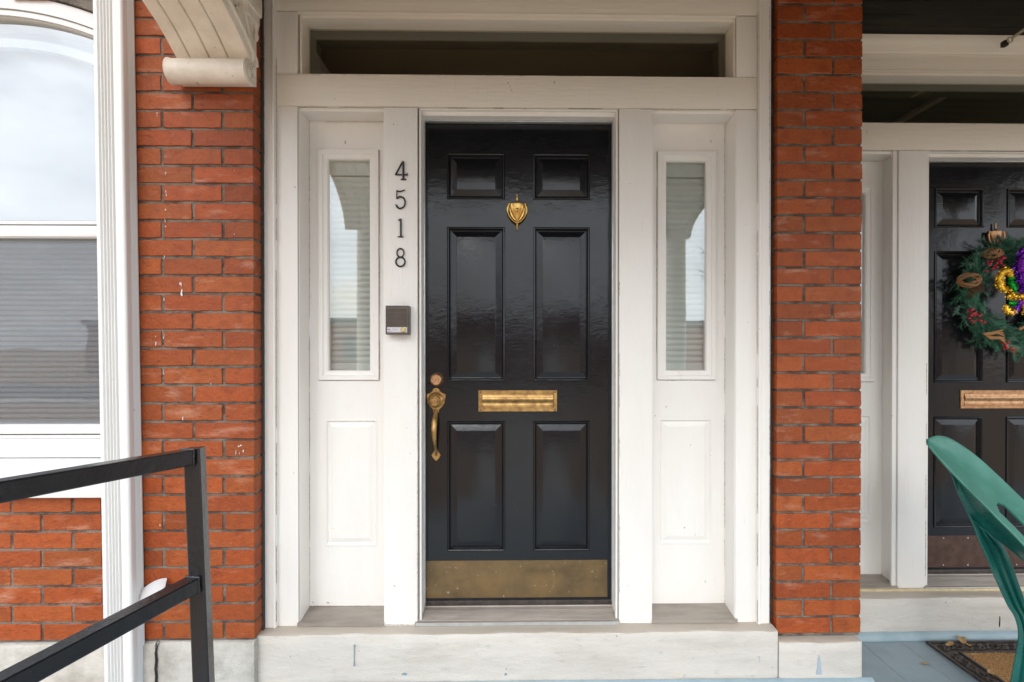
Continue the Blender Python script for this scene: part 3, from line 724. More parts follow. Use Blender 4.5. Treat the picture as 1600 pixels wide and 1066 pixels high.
    if first:
        for qx in (mx0 + 0.009, mx1 - 0.009):
            for qz in (mz0 + 0.009, mz1 - 0.009): lathe_y(b, qx, qz, [(0.0036, DD - 0.0056), (0.0030, DD - 0.0072), (0, DD - 0.0075)], 10, mi=1)
    put('mail_slot', b, ['brass' if first else 'brass_red', 'dark'], door)
    # knocker
    kx = fx(808, DD); kz = fz(333, DD); S = 1 / 360.0
    b = BM()
    shield = [(-11, 16), (-13.5, 12), (-14, 5), (-12, -4), (-7, -12), (0, -19), (7, -12), (12, -4), (14, 5), (13.5, 12), (11, 16), (0, 17)]
    prism_y(b, [(kx + p[0] * S * 0.9, kz + p[1] * S * 0.9) for p in shield], DD - 0.007, DD, 0.003)
    lathe_z(b, kx, DD - 0.012, [(0.002, kz + 29 * S), (0.004, kz + 26 * S), (0.0025, kz + 24 * S), (0.0055, kz + 20.5 * S), (0.0035, kz + 18 * S), (0.0095, kz + 15 * S), (0.013, kz + 12 * S)], 16)
    lathe_z(b, kx, DD - 0.016, [(0.014, kz + 14 * S), (0.030, kz + 13 * S), (0.031, kz + 9 * S), (0.027, kz + 3 * S), (0.016, kz - 6 * S), (0.004, kz - 12 * S)], 20, fy=0.4)
    lathe_y(b, kx, kz + 2.5 * S, [(0.0075, DD - 0.024), (0.0075, DD - 0.031), (0.004, DD - 0.034), (0, DD - 0.035)], 16)
    pts = [(kx + x * S, DD - 0.018, kz + z_ * S) for x, z_ in spline2([(-12.5, 13), (-14.5, 6), (-13, -3), (-8, -11), (0, -16.5), (8, -11), (13, -3), (14.5, 6), (12.5, 13)])]
    tube(b, pts, 0.0052, 8)
    lathe_z(b, kx, DD - 0.012, [(0.001, kz - 28 * S), (0.003, kz - 25 * S), (0.0028, kz - 21 * S), (0.0065, kz - 18 * S), (0.004, kz - 15 * S)], 12)
    put('door_knocker', b, 'brass_bright' if first else 'brass_red', door)
    # threshold of the door
    b = BM()
    zf = fz(971.5, 2.192); zk = fz(945.0, 2.30)
    prof = [(2.190, ZST + 0.0015), (2.190, zf)]
    nr = 9
    for k in range(nr):
        y0 = 2.200 + 0.008 * k; zz = zf + (zk - zf) * (y0 - 2.19) / 0.11
        prof += [(y0, zz), (y0 + 0.002, zz + 0.0022), (y0 + 0.005, zz + 0.0022), (y0 + 0.006, zz)]
    prof += [(2.285, zk - 0.001), (2.288, zk + 0.004), (2.33, zk + 0.004), (2.33, ZST + 0.0015)]
    extrude_x(b, prof, fx(648, 2.19), fx(968.5, 2.19))
    th = put('threshold', b, 'threshold')
    b = BM()
    box(b, fx(649, 2.19), fx(968, 2.19), 2.186, 2.1895, ZST + 0.001, zf - 0.001, 0.0008, 1)
    put('threshold_nosing', b, 'alu', th)
    return door

def spline2(c): return [(p.x, p.y) for p in spline([(a, b_, 0) for a, b_ in c], 5)]
door1 = entrance((0, 0, 0), True)
door2 = entrance((DX2, DY2, DZ2), False)
# stone, caulk of the second entrance
b = BM(); stone(b, px1 - 0.02, DX2 + 1.4, 2.13 + DY2 - 0.02, 3.1, 0, ZST + DZ2, 3)
cq = pt(1562, 968, 2.4655)
prism_y(b, [(cq.x, cq.z + 0.016), (cq.x + 0.002, cq.z + 0.004), (cq.x + 0.0012, cq.z - 0.03), (cq.x - 0.0022, cq.z - 0.036), (cq.x - 0.003, cq.z - 0.018), (cq.x - 0.001, cq.z - 0.004)], 2.4635, 2.468, mi=1)
obj('step_stone', b, ['stone', 'dark'], house)
b = BM()
box(b, px1, DX2 + 1.3, FACE + DY2 - 0.022, FACE + DY2 - 0.006, ZST + DZ2 - 0.001, ZST + DZ2 + 0.010, 0.003); obj('caulk_bead', b, 'yellow_caulk', house)

# ------------------------------------------------------------------ brass locks on the first door
DD = 2.29
S = 1 / 360.0
b = BM()
cx_, cz_ = fx(682, DD - 0.01), fz(593, DD - 0.01)
lathe_y(b, cx_, cz_, [(0.030, DD), (0.0305, DD - 0.006), (0.029, DD - 0.013), (0.025, DD - 0.026), (0.0225, DD - 0.030), (0.0205, DD - 0.031), (0.0198, DD - 0.0265), (0.0115, DD - 0.0265), (0.011, DD - 0.031), (0.0105, DD - 0.0305), (0, DD - 0.0305)])
dbt = obj('deadbolt', b, 'brass_red', door1, ang=22)
b = BM(); box(b, cx_ - 0.0012, cx_ + 0.0012, DD - 0.0315, DD - 0.030, cz_ - 0.006, cz_ + 0.006); obj('keyhole', b, 'dark', dbt)
b = BM()
hx, hz = fx(681.5, DD), fz(624, DD)
pl = [(0, 18.5), (-4, 17.5), (-6.5, 13), (-10, 10.5), (-14.5, 8.5), (-15, 5), (-14, 0), (-13.5, -5), (-10, -11), (-5, -16), (-4.5, -21)]
pl = pl + [(-x, z_) for x, z_ in reversed(pl[1:])]
prism_y(b, [(hx + p[0] * S, hz + p[1] * S) for p in pl], DD - 0.006, DD, 0.0025)
lathe_y(b, hx - 0.001, hz - 0.002, [(0.034, DD - 0.004), (0.033, DD - 0.010), (0.027, DD - 0.016), (0.023, DD - 0.018), (0.0225, DD - 0.040), (0.0245, DD - 0.042), (0.0245, DD - 0.046), (0.022, DD - 0.049), (0.0205, DD - 0.049), (0.0195, DD - 0.044), (0.0115, DD - 0.044), (0.0108, DD - 0.0495), (0, DD - 0.0495)])
g0 = hz - 19 * S
gp = spline([(hx, DD - 0.006, g0 + 0.006), (hx - 0.001, DD - 0.016, g0 - 0.012), (hx - 0.003, DD - 0.036, g0 - 0.040), (hx - 0.003, DD - 0.046, g0 - 0.075), (hx - 0.001, DD - 0.042, g0 - 0.115), (hx, DD - 0.026, g0 - 0.150), (hx, DD - 0.010, g0 - 0.176), (hx, DD - 0.004, g0 - 0.186)], 6)
n_ = len(gp); rr = []
for i in range(n_):
    t = i / (n_ - 1); rr.append(0.0105 * (0.80 + 0.42 * math.exp(-((t - 0.33) / 0.22) ** 2)) * (1 - 0.45 * max(0, t - 0.45) / 0.55))
tube(b, gp, rr, 12, flat=0.7)
sz0 = fz(711, DD)
sp = [(0, 12), (-2.2, 9), (-4.5, 5), (-7.5, 0.5), (-5.5, -3.5), (-2.5, -7), (0, -9)]
sp = sp + [(-x, z_) for x, z_ in reversed(sp[1:-1])]
prism_y(b, [(hx + p[0] * S, sz0 + p[1] * S) for p in sp], DD - 0.006, DD, 0.002)
hs_ = obj('door_handle', b, 'brass', door1)
b = BM()
box(b, hx - 0.0022, hx + 0.0002, DD - 0.050, DD - 0.0485, hz - 0.008, hz + 0.004)
obj('keyhole', b, 'dark', hs_); b = BM()
lathe_y(b, hx, hz + 15 * S, [(0, DD - 0.0072), (0.003, DD - 0.0068), (0.003, DD - 0.005)], 10)
obj('screw', b, 'dark', hs_); b = BM()
lathe_y(b, hx, sz0, [(0, DD - 0.0075), (0.003, DD - 0.0068), (0.003, DD - 0.005)], 10)
obj('screw', b, 'dark', hs_)

# ------------------------------------------------------------------ window in the left wall
WF = 2.125     # frame face
win = None
def arch_pts(xl, xr, off, n=30):
    return [(xl + (xr - xl) * i / n, arch_top(xl + (xr - xl) * i / n, off)) for i in range(n + 1)]
def arch_band(bm, xl, xr, o1, o0, y0, y1):        # band under the arch between offsets o1 (upper) and o0 (lower)
    up = arch_pts(xl, xr, o1); lo = arch_pts(xl, xr, o0)
    for i in range(len(up) - 1):
        (xa, za), (xb, zb_) = up[i], up[i + 1]; za2, zb2_ = lo[i][1], lo[i + 1][1]
        v = [bm.verts.new(p) for p in ((xa, y0, za2), (xb, y0, zb2_), (xb, y0, zb_), (xa, y0, za), (xa, y1, za2), (xb, y1, zb2_), (xb, y1, zb_), (xa, y1, za))]
        bm.faces.new([v[0], v[1], v[2], v[3]]); bm.faces.new([v[0], v[4], v[5], v[1]]); bm.faces.new([v[3], v[2], v[6], v[7]])
s_ = 1 / 388.0
b = BM()
arch_band(b, wx0, wx1, 0.0, -21 * s_, WF, 2.30)
zsill_t = fz(715, 2.10, 100)
box(b, wx0, wx0 + 0.02, WF, 2.30, zsill_t, arch_top(wx0)); box(b, wx1 - 0.006, wx1, WF, 2.30, zsill_t, arch_top(wx1))
arch_band(b, wx0 + 0.02, wx1 - 0.006, -22 * s_, -30 * s_, WF + 0.008, 2.28)
for (p0, p1, y, bv) in ((715, 691, WF - 0.012, 0.003), (690.5, 686, WF + 0.004, 0.001), (685, 680.5, WF + 0.010, 0.001)):
    box(b, wx0, wx1, y, 2.30, fz(p0, y, 100), fz(p1, y, 100), bv)
box(b, wx0, wx1, WF + 0.002, 2.30, fz(726.5, WF, 100), fz(716, WF, 100), 0.001)
win = obj('window', b, 'white_clean', house, label='arched double hung window in white frame left of the downspout')
b = BM(); box(b, wx0 - 0.03, fx(159.5, 2.07), 2.068, 2.28, zsill_b, fz(727, 2.07, 100), 0.006); obj('window_sill', b, 'white_clean', win)
# sashes
ax1 = wx1 - 0.006
b = BM()
arch_band(b, wx0 + 0.02, ax1, -30.2 * s_, -31.5 * s_, WF + 0.02, 2.2)
obj('arch_trim', b, 'white_clean', win); b = BM()
box(b, wx0 + 0.02, ax1, WF + 0.010, 2.18, fz(350.5, WF + 0.01, 100), fz(345.5, WF + 0.01, 100), 0.001)
obj('upper_sash', b, 'white_clean', win); b = BM()
box(b, wx0 + 0.02, ax1, WF + 0.006, 2.20, fz(369.5, WF, 100), fz(352, WF, 100), 0.003)
box(b, wx0 + 0.021, ax1 - 0.001, WF + 0.014, 2.20, fz(372, WF + .01, 100), fz(370, WF + .01, 100))
obj('meeting_rail', b, 'white_clean', win); b = BM()
box(b, wx0 + 0.02, ax1, WF + 0.012, 2.20, fz(679, WF, 100), fz(663.5, WF + 0.012, 100), 0.003)
obj('lower_sash', b, 'white_clean', win)
b = BM()      # inner arched frame seen behind the glass
arch_band(b, wx0 + 0.02, ax1, -52 * s_, -66 * s_, 2.20, 2.23)
obj('inner_frame', b, 'blind_w', win)
b = BM(); arch_band(b, wx0 + 0.02, ax1, -30.6 * s_, -0.9, 2.166, 2.1663)
for f in list(b.faces):
    if abs(f.normal.y) < 0.5 if f.normal.length else False: b.faces.remove(f)
b.free(); b = BM()
up = arch_pts(wx0 + 0.02, ax1, -30.6 * s_); zlo = fz(345, 2.166, 100)
for i in range(len(up) - 1): quad(b, (up[i][0], 2.166, zlo), (up[i + 1][0], 2.166, zlo), (up[i + 1][0], 2.166, up[i + 1][1]), (up[i][0], 2.166, up[i][1]))
bmesh.ops.remove_doubles(b, verts=b.verts, dist=1e-5)
obj('pane', b, 'glass_win', win)
b = BM(); quad(b, (wx0 + 0.02, 2.185, fz(664, 2.185, 100)), (ax1, 2.185, fz(664, 2.185, 100)), (ax1, 2.185, fz(371, 2.185, 100)), (wx0 + 0.02, 2.185, fz(371, 2.185, 100)))
obj('pane', b, 'glass_win', win)
b = BM(); quad(b, (wx0 + 0.02, 2.150, fz(663, 2.15, 100)), (ax1, 2.150, fz(663, 2.15, 100)), (ax1, 2.150, fz(372, 2.15, 100)), (wx0 + 0.02, 2.150, fz(372, 2.15, 100)))
obj('insect_screen', b, 'screen', win)
b = BM()
z = fz(75, 2.25, 100) ; zend = fz(668, 2.25, 100)
quad(b, (wx0, 2.262, fz(351, 2.262, 100)), (wx1, 2.262, fz(351, 2.262, 100)), (wx1, 2.262, arch_top(wcx) - 0.03), (wx0, 2.262, arch_top(wcx) - 0.03))
z = fz(351, 2.25, 100)
while z > zend:
    V = [b.verts.new(v) for v in ((wx0, 2.250, z), (wx1, 2.250, z), (wx1, 2.243, z - 0.011), (wx0, 2.243, z - 0.011), (wx1, 2.257, z - 0.0190), (wx0, 2.257, z - 0.0190))]
    b.faces.new([V[0], V[1], V[2], V[3]]); b.faces.new([V[3], V[2], V[4], V[5]]); z -= 0.0215
obj('blind', b, 'blind_w', win, recalc=False)

# ------------------------------------------------------------------ interior seen dimly through the glass
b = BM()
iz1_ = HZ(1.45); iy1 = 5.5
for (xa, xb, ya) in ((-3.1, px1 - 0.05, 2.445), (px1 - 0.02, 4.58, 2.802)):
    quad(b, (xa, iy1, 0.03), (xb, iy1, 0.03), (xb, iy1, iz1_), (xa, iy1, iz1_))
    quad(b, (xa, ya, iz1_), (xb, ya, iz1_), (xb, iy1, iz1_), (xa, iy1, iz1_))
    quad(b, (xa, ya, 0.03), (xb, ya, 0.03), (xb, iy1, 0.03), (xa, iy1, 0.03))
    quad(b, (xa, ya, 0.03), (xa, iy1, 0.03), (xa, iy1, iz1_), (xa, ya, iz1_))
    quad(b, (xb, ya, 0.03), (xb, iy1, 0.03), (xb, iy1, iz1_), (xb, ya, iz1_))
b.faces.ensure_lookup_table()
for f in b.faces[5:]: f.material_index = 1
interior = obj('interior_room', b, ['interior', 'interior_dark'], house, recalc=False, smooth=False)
b = BM(); box(b, DX2 + 0.03, DX2 + 0.075, 2.9, 5.4, iz1_ - 0.02, iz1_ - 0.001); obj('ceiling_strip', b, 'interior_trim', interior)

b = BM(); box(b, -3.4, BXE, 1.15, 2.10, 3.75, 4.0); obj('added_shade_slab', b, 'cream', house)  # unseen slab added to shade the left wall and window
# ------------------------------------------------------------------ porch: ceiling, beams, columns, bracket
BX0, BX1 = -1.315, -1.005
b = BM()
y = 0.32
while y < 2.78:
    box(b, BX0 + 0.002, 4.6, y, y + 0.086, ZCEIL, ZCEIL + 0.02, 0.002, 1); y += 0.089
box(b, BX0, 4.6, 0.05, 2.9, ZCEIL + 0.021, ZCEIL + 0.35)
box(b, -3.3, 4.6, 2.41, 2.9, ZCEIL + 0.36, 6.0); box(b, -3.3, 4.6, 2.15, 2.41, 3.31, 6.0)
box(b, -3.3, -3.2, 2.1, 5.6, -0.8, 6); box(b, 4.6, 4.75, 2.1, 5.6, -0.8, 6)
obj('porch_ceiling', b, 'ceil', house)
b = BM()
box(b, BX0, 4.6, 0.30, 0.56, H + 1.22, ZCEIL + 0.02, 0.004)
box(b, BX0, BX1, 0.56, 2.10, H + 1.34, ZCEIL + 0.02, 0.004)
obj('porch_beam', b, 'cream', house)
for xcol in (-1.16, 1.30, 3.9):
    b = BM()
    n = 20
    lathe_z(b, xcol, 0.43, [(0.115, 0.0), (0.115, 0.10), (0.095, 0.13), (0.088, 0.2), (0.080, 1.6), (0.074, 2.35), (0.095, 2.38), (0.105, 2.42), (0.12, 2.44), (0.12, H + 1.219)], n)
    obj('porch_column', b, 'cream', house)
# carved bracket
def bracket(curve, xl, xr, ytop, grooves, top, side=True):
    b = BM()
    xs = [xl, xl + 0.004]
    for gx in grooves: xs += [gx - 0.004, gx, gx + 0.004]
    xs += [xr - 0.022, xr - 0.019, xr - 0.006, xr]
    offs = [0.0, -0.004] + [-0.004, 0.008, -0.004] * len(grooves) + [-0.004, -0.010, -0.010, 0.0]
    C = spline([(0, c[0], c[1]) for c in curve], 6)
    rowsv = []
    for i, p in enumerate(C):
        t = (C[min(i + 1, len(C) - 1)] - C[max(i - 1, 0)]).normalized()
        nrm = Vector((0, t.z, -t.y));
        if nrm.z > 0: nrm = -nrm
        rowsv.append([b.verts.new((x, p.y + nrm.y * -o, p.z + nrm.z * -o)) for x, o in zip(xs, offs)])
    for i in range(len(rowsv) - 1):
        for k in range(len(xs) - 1): b.faces.new([rowsv[i][k], rowsv[i][k + 1], rowsv[i + 1][k + 1], rowsv[i + 1][k]])
    for k, x in ((0, xl), (-1, xr)):     # side cheeks up to the beam
        for i in range(len(rowsv) - 1):
            a, c = rowsv[i][k], rowsv[i + 1][k]
            b.faces.new([a, c, b.verts.new((x, c.co.y, top)), b.verts.new((x, a.co.y, top))])
    return b, C
def onx(px, py, X):
    q = pt(px, py, 1.0); d = X / q.x; return (d, H + (q.z - H) * d)
crv = [(2.085, H + 1.083)] + [onx(px, py, BX0 + 0.012) for px, py in ((278.3, 96), (270.4, 80.5), (258, 57.5), (246, 37), (233, 17), (221.6, 0))]
crv += [(1.74, crv[-1][1] + 0.047), (1.58, H + 1.305), (1.38, H + 1.332), (1.2, H + 1.342)]
gr = [fx(294.5, 2.05), fx(325, 2.05), fx(354.5, 2.05)]
b, C = bracket(crv, BX0 + 0.012, BX1 - 0.008, 0, gr, H + 1.36)
# scroll roll at the foot
cy_, cz2 = 2.047, H + 1.050
prof = []
for k in range(24):
    a = 2 * math.pi * k / 24; prof.append((cy_ + 0.047 * math.cos(a), cz2 + 0.047 * math.sin(a)))
xsr = [BX0, BX0 + 0.006, BX0 + 0.012, BX1 - 0.012, BX1 - 0.006, BX1]
rs = [0.86, 1.06, 0.97, 0.97, 1.06, 0.90]
prev = None
for x, r in zip(xsr, rs):
    ring = [b.verts.new((x, cy_ + (p[0] - cy_) * r, cz2 + (p[1] - cz2) * r)) for p in prof]
    if prev:
        for k in range(24): b.faces.new([prev[k], prev[(k + 1) % 24], ring[(k + 1) % 24], ring[k]])
    else: b.faces.new(ring)
    prev = ring
b.faces.new(prev)
lathe = [(BX1 + 0.004)]
tube(b, [(BX1 + 0.001, cy_ + 0.030 * (1 - t / 40) * math.cos(t / 3.2), cz2 + 0.030 * (1 - t / 40) * math.sin(t / 3.2)) for t in range(0, 34)], 0.004, 6)
# back plate and carved scroll on the side
box(b, BX0 + 0.015, BX1 - 0.006, 2.07, 2.104, H + 1.02, H + 1.36, 0.003)
rim = [(BX1 - 0.003, p.y + 0.012, p.z + 0.014) for p in C]
tube(b, rim, 0.007, 8)
eye = (BX1 - 0.006, 1.945, H + 1.275)
def spiral(cx, cy, cz, r0, turns, start, sgn=1, n=46): return [(cx, cy + r0 * (1 - k / n) * math.cos(start + sgn * k / n * turns * 2 * math.pi), cz + r0 * (1 - k / n) * math.sin(start + sgn * k / n * turns * 2 * math.pi)) for k in range(n)]
tube(b, spiral(eye[0], eye[1], eye[2], 0.055, 1.9, 1.0), 0.006, 6)
tube(b, [(BX1 - 0.005, p[0], H + p[1]) for p in spline2([(2.075, 1.11), (2.060, 1.16), (2.03, 1.22), (2.00, 1.29), (1.96, 1.335)])], 0.007, 6)
box(b, BX1 - 0.02, BX1 + 0.012, 2.00, 2.095, H + 1.25, H + 1.36, 0.006)
box(b, BX1 - 0.02, BX1 + 0.020, 1.97, 2.10, H + 1.285, H + 1.36, 0.008)
lathe_z(b, BX1 + 0.002, 2.085, [(0.004, H + 1.19), (0.010, H + 1.205), (0.006, H + 1.225), (0.011, H + 1.25)], 8)
obj('porch_bracket', b, 'cream', house, label='carved cream bracket with rolled foot at the top of the brick wall')
# matching bracket at the front column
crv2 = [(0.535, H + 0.90), (0.56, H + 0.97), (0.62, H + 1.06), (0.74, H + 1.16), (0.93, H + 1.25), (1.10, H + 1.30), (1.2, H + 1.342)]
b, C = bracket(crv2, BX0 + 0.012, BX1 - 0.008, 0, gr, H + 1.36); obj('porch_bracket', b, 'cream', house)
for (xa, s) in ((-1.08, 1), (1.22, -1), (1.38, 1), (3.82, -1)):     # brackets along the front beam
    b = BM(); poly = [(xa, H + 1.22), (xa, H + 0.86)] + [(xa + s * q[0], H + q[1]) for q in spline2([(0.02, 0.86), (0.05, 0.97), (0.13, 1.09), (0.25, 1.19), (0.36, 1.21), (0.42, 1.219)])]
    prism_y(b, poly, 0.38, 0.48); obj('porch_bracket', b, 'cream', house)

# porch floor
b = BM()
x = BX0 - 0.1
k = 0
while x < 4.6:
    box(b, x, x + 0.1892, 0.18, 2.75, -0.03, 0.0, 0.0009, 1); x += 0.19
box(b, BX0 - 0.1, 4.6, 0.2, 2.7, -0.2, -0.031)
obj('porch_floor', b, 'floor', kind='structure')
b = BM()
def cove(x0, x1, yf):
    prof = [(yf - 0.0005, 0.001), (yf - 0.0005, 0.034), (yf - 0.010, 0.031), (yf - 0.022, 0.020), (yf - 0.028, 0.008), (yf - 0.028, 0.001)]
    extrude_x(b, prof, x0, x1)
cove(BX0, px1 + 0.02, 2.125); cove(px1 + 0.012, 4.5, 2.13 + DY2 - 0.02)
obj('floor_moulding', b, 'floor_edge', house)
b = BM()     # brick base of the porch
box(b, BX0 - 0.05, 4.5, 0.24, 2.1, -0.76, -0.205); obj('porch_base', b, 'stone_raw', house)

# ------------------------------------------------------------------ downspout
xl, xr = fx(143.5, 2.03, 0), fx(189, 2.03, 0)
W_ = xr - xl
prof = []
yf, yb_ = 2.03, 2.100
def flute(t): return 0
for k in range(61):
    t = k / 60
    dep = 0.0
    if 0.12 < t < 0.76:
        dep = 0.011 * (0.5 - 0.5 * math.cos((t - 0.12) / 0.64 * 5 * 2 * math.pi)) ** 1.6
    prof.append((xl + 0.004 + (W_ - 0.014) * t, yf + dep))
for k in range(7):
    a = math.pi / 2 * k / 6; prof.append((xr - 0.010 + 0.010 * math.sin(a), yf + 0.010 - 0.010 * math.cos(a)))
for k in range(1, 31):
    t = k / 30; dep = 0.008 * (0.5 - 0.5 * math.cos((t - 0.3) / 0.6 * 3 * 2 * math.pi)) if 0.3 < t < 0.9 else 0
    prof.append((xr - dep, yf + 0.010 + (yb_ - yf - 0.010) * t))
prof += [(xl, yb_), (xl, yf + 0.004)]
lean = fx(162, 2.03, 1066) - fx(143.5, 2.03, 0)
zA, zB = fz(1066, 2.03), fz(0, 2.03)
sl_ = lean / (zB - zA)
b = BM()
p2 = [(x + lean + sl_ * (zA + 0.70), y) for x, y in prof]
extrude_z(b, p2, -0.70, 3.4, dx=-sl_ * (3.4 + 0.70))
obj('downspout', b, 'downspout', origin=(xl + W_ / 2 + lean, 2.065, -0.7), label='white fluted metal downspout between the window and the brick', cat='downspout', ang=25)

# ------------------------------------------------------------------ railing
pp0 = pt(304, 700, 1.36)
top_x = pp0.x; topz = fz(700, 1.36, 304)
rl = thing('railing', 'black square tube handrail with a lower rail, in front of the window and downspout', 'railing', (top_x + 0.03, 1.36, 0))
hw = 0.0195
def bar(bm, a, c, w=hw, h=hw, bev=0.003, up=(0, 0, 1)):
    a, c = Vector(a), Vector(c); t = (c - a).normalized(); u = Vector(up); s = t.cross(u).normalized(); u = s.cross(t)
    ring = [(-w + bev, -h), (w - bev, -h), (w, -h + bev), (w, h - bev), (w - bev, h), (-w + bev, h), (-w, h - bev), (-w, -h + bev)]
    A = [bm.verts.new(a + s * p[0] + u * p[1]) for p in ring]; B = [bm.verts.new(c + s * p[0] + u * p[1]) for p in ring]
    for k in range(8): bm.faces.new([A[k], A[(k + 1) % 8], B[(k + 1) % 8], B[k]])
    bm.faces.new(A); bm.faces.new(B)
ptop = Vector((fx(304, 1.36, 720), 1.36, topz)); pbot = Vector((fx(318.5, 1.36, 1066), 1.36, fz(1066, 1.36, 318)))
dirp = (pbot - ptop) / (ptop.z - pbot.z)
pfoot = ptop + dirp * (ptop.z - 0.001)
b = BM(); bar(b, pfoot, ptop, up=(-0.16, 1, 0)); obj('post', b, 'rail', rl)
end = pt(-40, 774, 0.93)
dr = (end - (ptop + Vector((0, 0, -hw - 0.001)))).normalized()
b = BM(); bar(b, ptop + Vector((0, 0, -0.0205)) + dr * 0.021, ptop + Vector((0, 0, -0.0205)) + dr * 1.0); obj('top_rail', b, 'rail', rl)
pm = ptop + dirp * (ptop.z - fz(908, 1.36, 308))
dr2 = Vector((dr.x, dr.y, -0.02)).normalized()
b = BM(); bar(b, pm + dr2 * 0.021, pm + dr2 * 1.0); obj('lower_rail', b, 'rail', rl)
def weld(bm, c, t_, w, up_):
    t_ = t_.normalized(); s0 = t_.cross(Vector(up_)).normalized(); u0 = s0.cross(t_)
    loop = []
    for (a0, b0), (a1, b1) in zip([(-1, -1), (1, -1), (1, 1), (-1, 1)], [(1, -1), (1, 1), (-1, 1), (-1, -1)]):
        for k in range(7): t = k / 7; loop.append(c + s0 * w * (a0 + (a1 - a0) * t) + u0 * w * (b0 + (b1 - b0) * t) + t_ * random.uniform(-0.0012, 0.0012))
    loop.append(loop[0]); tube(bm, loop, [random.uniform(0.0022, 0.0038) for _ in loop], 6)
for c_, t_ in ((ptop + Vector((0, 0, -0.0205)) + dr * 0.021, dr), (pm + dr2 * 0.021, dr2)):
    b = BM(); weld(b, c_, t_, 0.0195, (0, 0, 1)); obj('weld_bead', b, 'rail', rl)
b = BM(); box(b, pfoot.x - 0.05, pfoot.x + 0.05, pfoot.y - 0.05, pfoot.y + 0.05, 0.0005, 0.007, 0.002); obj('base_plate', b, 'rail', rl)

# ------------------------------------------------------------------ house numbers
def numeral(px, py0, py1, strokes, txt, w=2.0):
    d = FACE - 0.003; s = 1 / 375.0; strokes = [(a[0], a[1], a[2] * 0.88) for a in strokes]
    c = pt(px, (py0 + py1) / 2, d)
    b = BM()
    for st in strokes:
        pts = [(c.x + x * s, d - 0.005, c.z + z_ * s) for x, z_ in st[0]]
        if st[1]: pts = spline(pts, 6)
        tube(b, pts, [st[2] * s if len(st) > 2 else w * s] * len(pts), 8, flat=0.7 / 0.7)
    return obj('house_number', b, 'numeral', origin=(c.x, d, c.z - (py1 - py0) * s / 2), label=txt, cat='numeral', group='numerals of the street number')
numeral(627, 252.5, 282, [([(3, 14.5), (-8.5, -6.5)], 0, 1.5), ([(-9, -6.5), (9.5, -6.5)], 0, 1.3), ([(3.5, 14), (3.5, -13.5)], 0, 2.0), ([(-0.5, -13.8), (8, -13.8)], 0, 1.2), ([(9.5, -3.8), (9.5, -8.5)], 0, 0.9)], 'black metal numeral 4 at the top of the column of digits')
numeral(626, 297.5, 327, [([(-5.5, 13.5), (-1, 12.2), (3, 13.2), (7, 14.5)], 1, 1.3), ([(-5.5, 13.5), (-5.8, 1.0)], 0, 1.1), ([(-5.8, 1.0), (-1, 4.2), (5, 2.0), (7.2, -4.5), (5, -11.5), (-1.5, -14), (-6.5, -10.5)], 1, 1.5), ([(-6.3, -9.3), (-6.0, -8.3)], 0, 2.3)], 'black metal numeral 5 below the 4, with a curled tail')
numeral(625.5, 342, 371.5, [([(1.0, 14), (1.0, -13.5)], 0, 1.7), ([(-3.0, 11.5), (1.0, 14)], 0, 1.1), ([(-3.5, -13.8), (4.8, -13.8)], 0, 1.1)], 'narrow black metal numeral 1 between the 5 and the 8')
e8 = lambda cz, rx, rz: [(rx * math.cos(2 * math.pi * k / 24), cz + rz * math.sin(2 * math.pi * k / 24)) for k in range(25)]
numeral(626, 388.5, 417, [(e8(7.2, 5.4, 6.6), 0, 1.3), (e8(-6.8, 7.0, 7.2), 0, 1.5)], 'black metal numeral 8 at the bottom, above the intercom')

# ------------------------------------------------------------------ intercom
d0 = FACE - 0.0035; d1 = 2.140
ix0, ix1 = fx(602.2, d1), fx(638, d1); iz0, iz1 = fz(523, d1, 620), fz(477.5, d1, 620)
ic = thing('intercom', 'small brown plastic intercom with louvres and a yellow button on the white post', 'intercom', ((ix0 + ix1) / 2, d0, iz0))
b = BM()
lay_ = [(0.0, d1), (0.0, d1 + 0.012), (-0.0, d0)]
box(b, ix0, ix1, d1 + 0.004, d0, iz0, iz1, 0.002)
rings(b, ix0 + 0.001, ix1 - 0.001, iz0 + 0.001, iz1 - 0.001, d1, [(0, 0.004), (0, 0.0), (0.003, 0.0), (0.004, 0.003), (0.0045, 0.003)])
z = iz1 - 0.012
while z > iz0 + 0.036:
    box(b, ix0 + 0.009, ix1 - 0.008, d1 - 0.0005, d1 + 0.004, z - 0.0028, z, 0.0006, 1); z -= 0.0052
obj('case', b, 'brown', ic)
b = BM(); box(b, ix0 + 0.007, ix1 - 0.005, d1 - 0.0005, d1 + 0.004, iz0 + 0.009, iz0 + 0.030, 0.0006, 1)
obj('name_strip', b, 'label_w', ic)
b = BM()
for (a, c, zz, hh) in ((0.012, 0.027, 0.0215, 0.0032), (0.052, 0.057, 0.0205, 0.0024), (0.013, 0.031, 0.0135, 0.0008), (0.036, 0.047, 0.0235, 0.0009), (0.036, 0.049, 0.0175, 0.0007)):
    a *= 0.78; c *= 0.78
    n_ = max(1, int((c - a) / 0.004)) if hh > 0.002 else 1
    for k in range(n_):
        w_ = (c - a) / n_
        box(b, ix0 + a + w_ * k, ix0 + a + w_ * (k + (0.75 if n_ > 1 else 1)), d1 - 0.0012, d1, iz0 + zz - hh / 2, iz0 + zz + hh / 2)
obj('print', b, 'ink', ic)
b = BM(); bx, bz = fx(630, d1), iz0 + 0.0195
lathe_y(b, bx, bz, [(0.0105, d1), (0.0105, d1 - 0.003), (0.0085, d1 - 0.0035), (0.008, d1 - 0.002)], 20, mi=1)
lathe_y(b, bx, bz, [(0.0078, d1), (0.0078, d1 - 0.004), (0.006, d1 - 0.0055), (0.0, d1 - 0.0055)], 20, mi=0)
obj('call_button', b, ['button', 'button_rim'], ic)

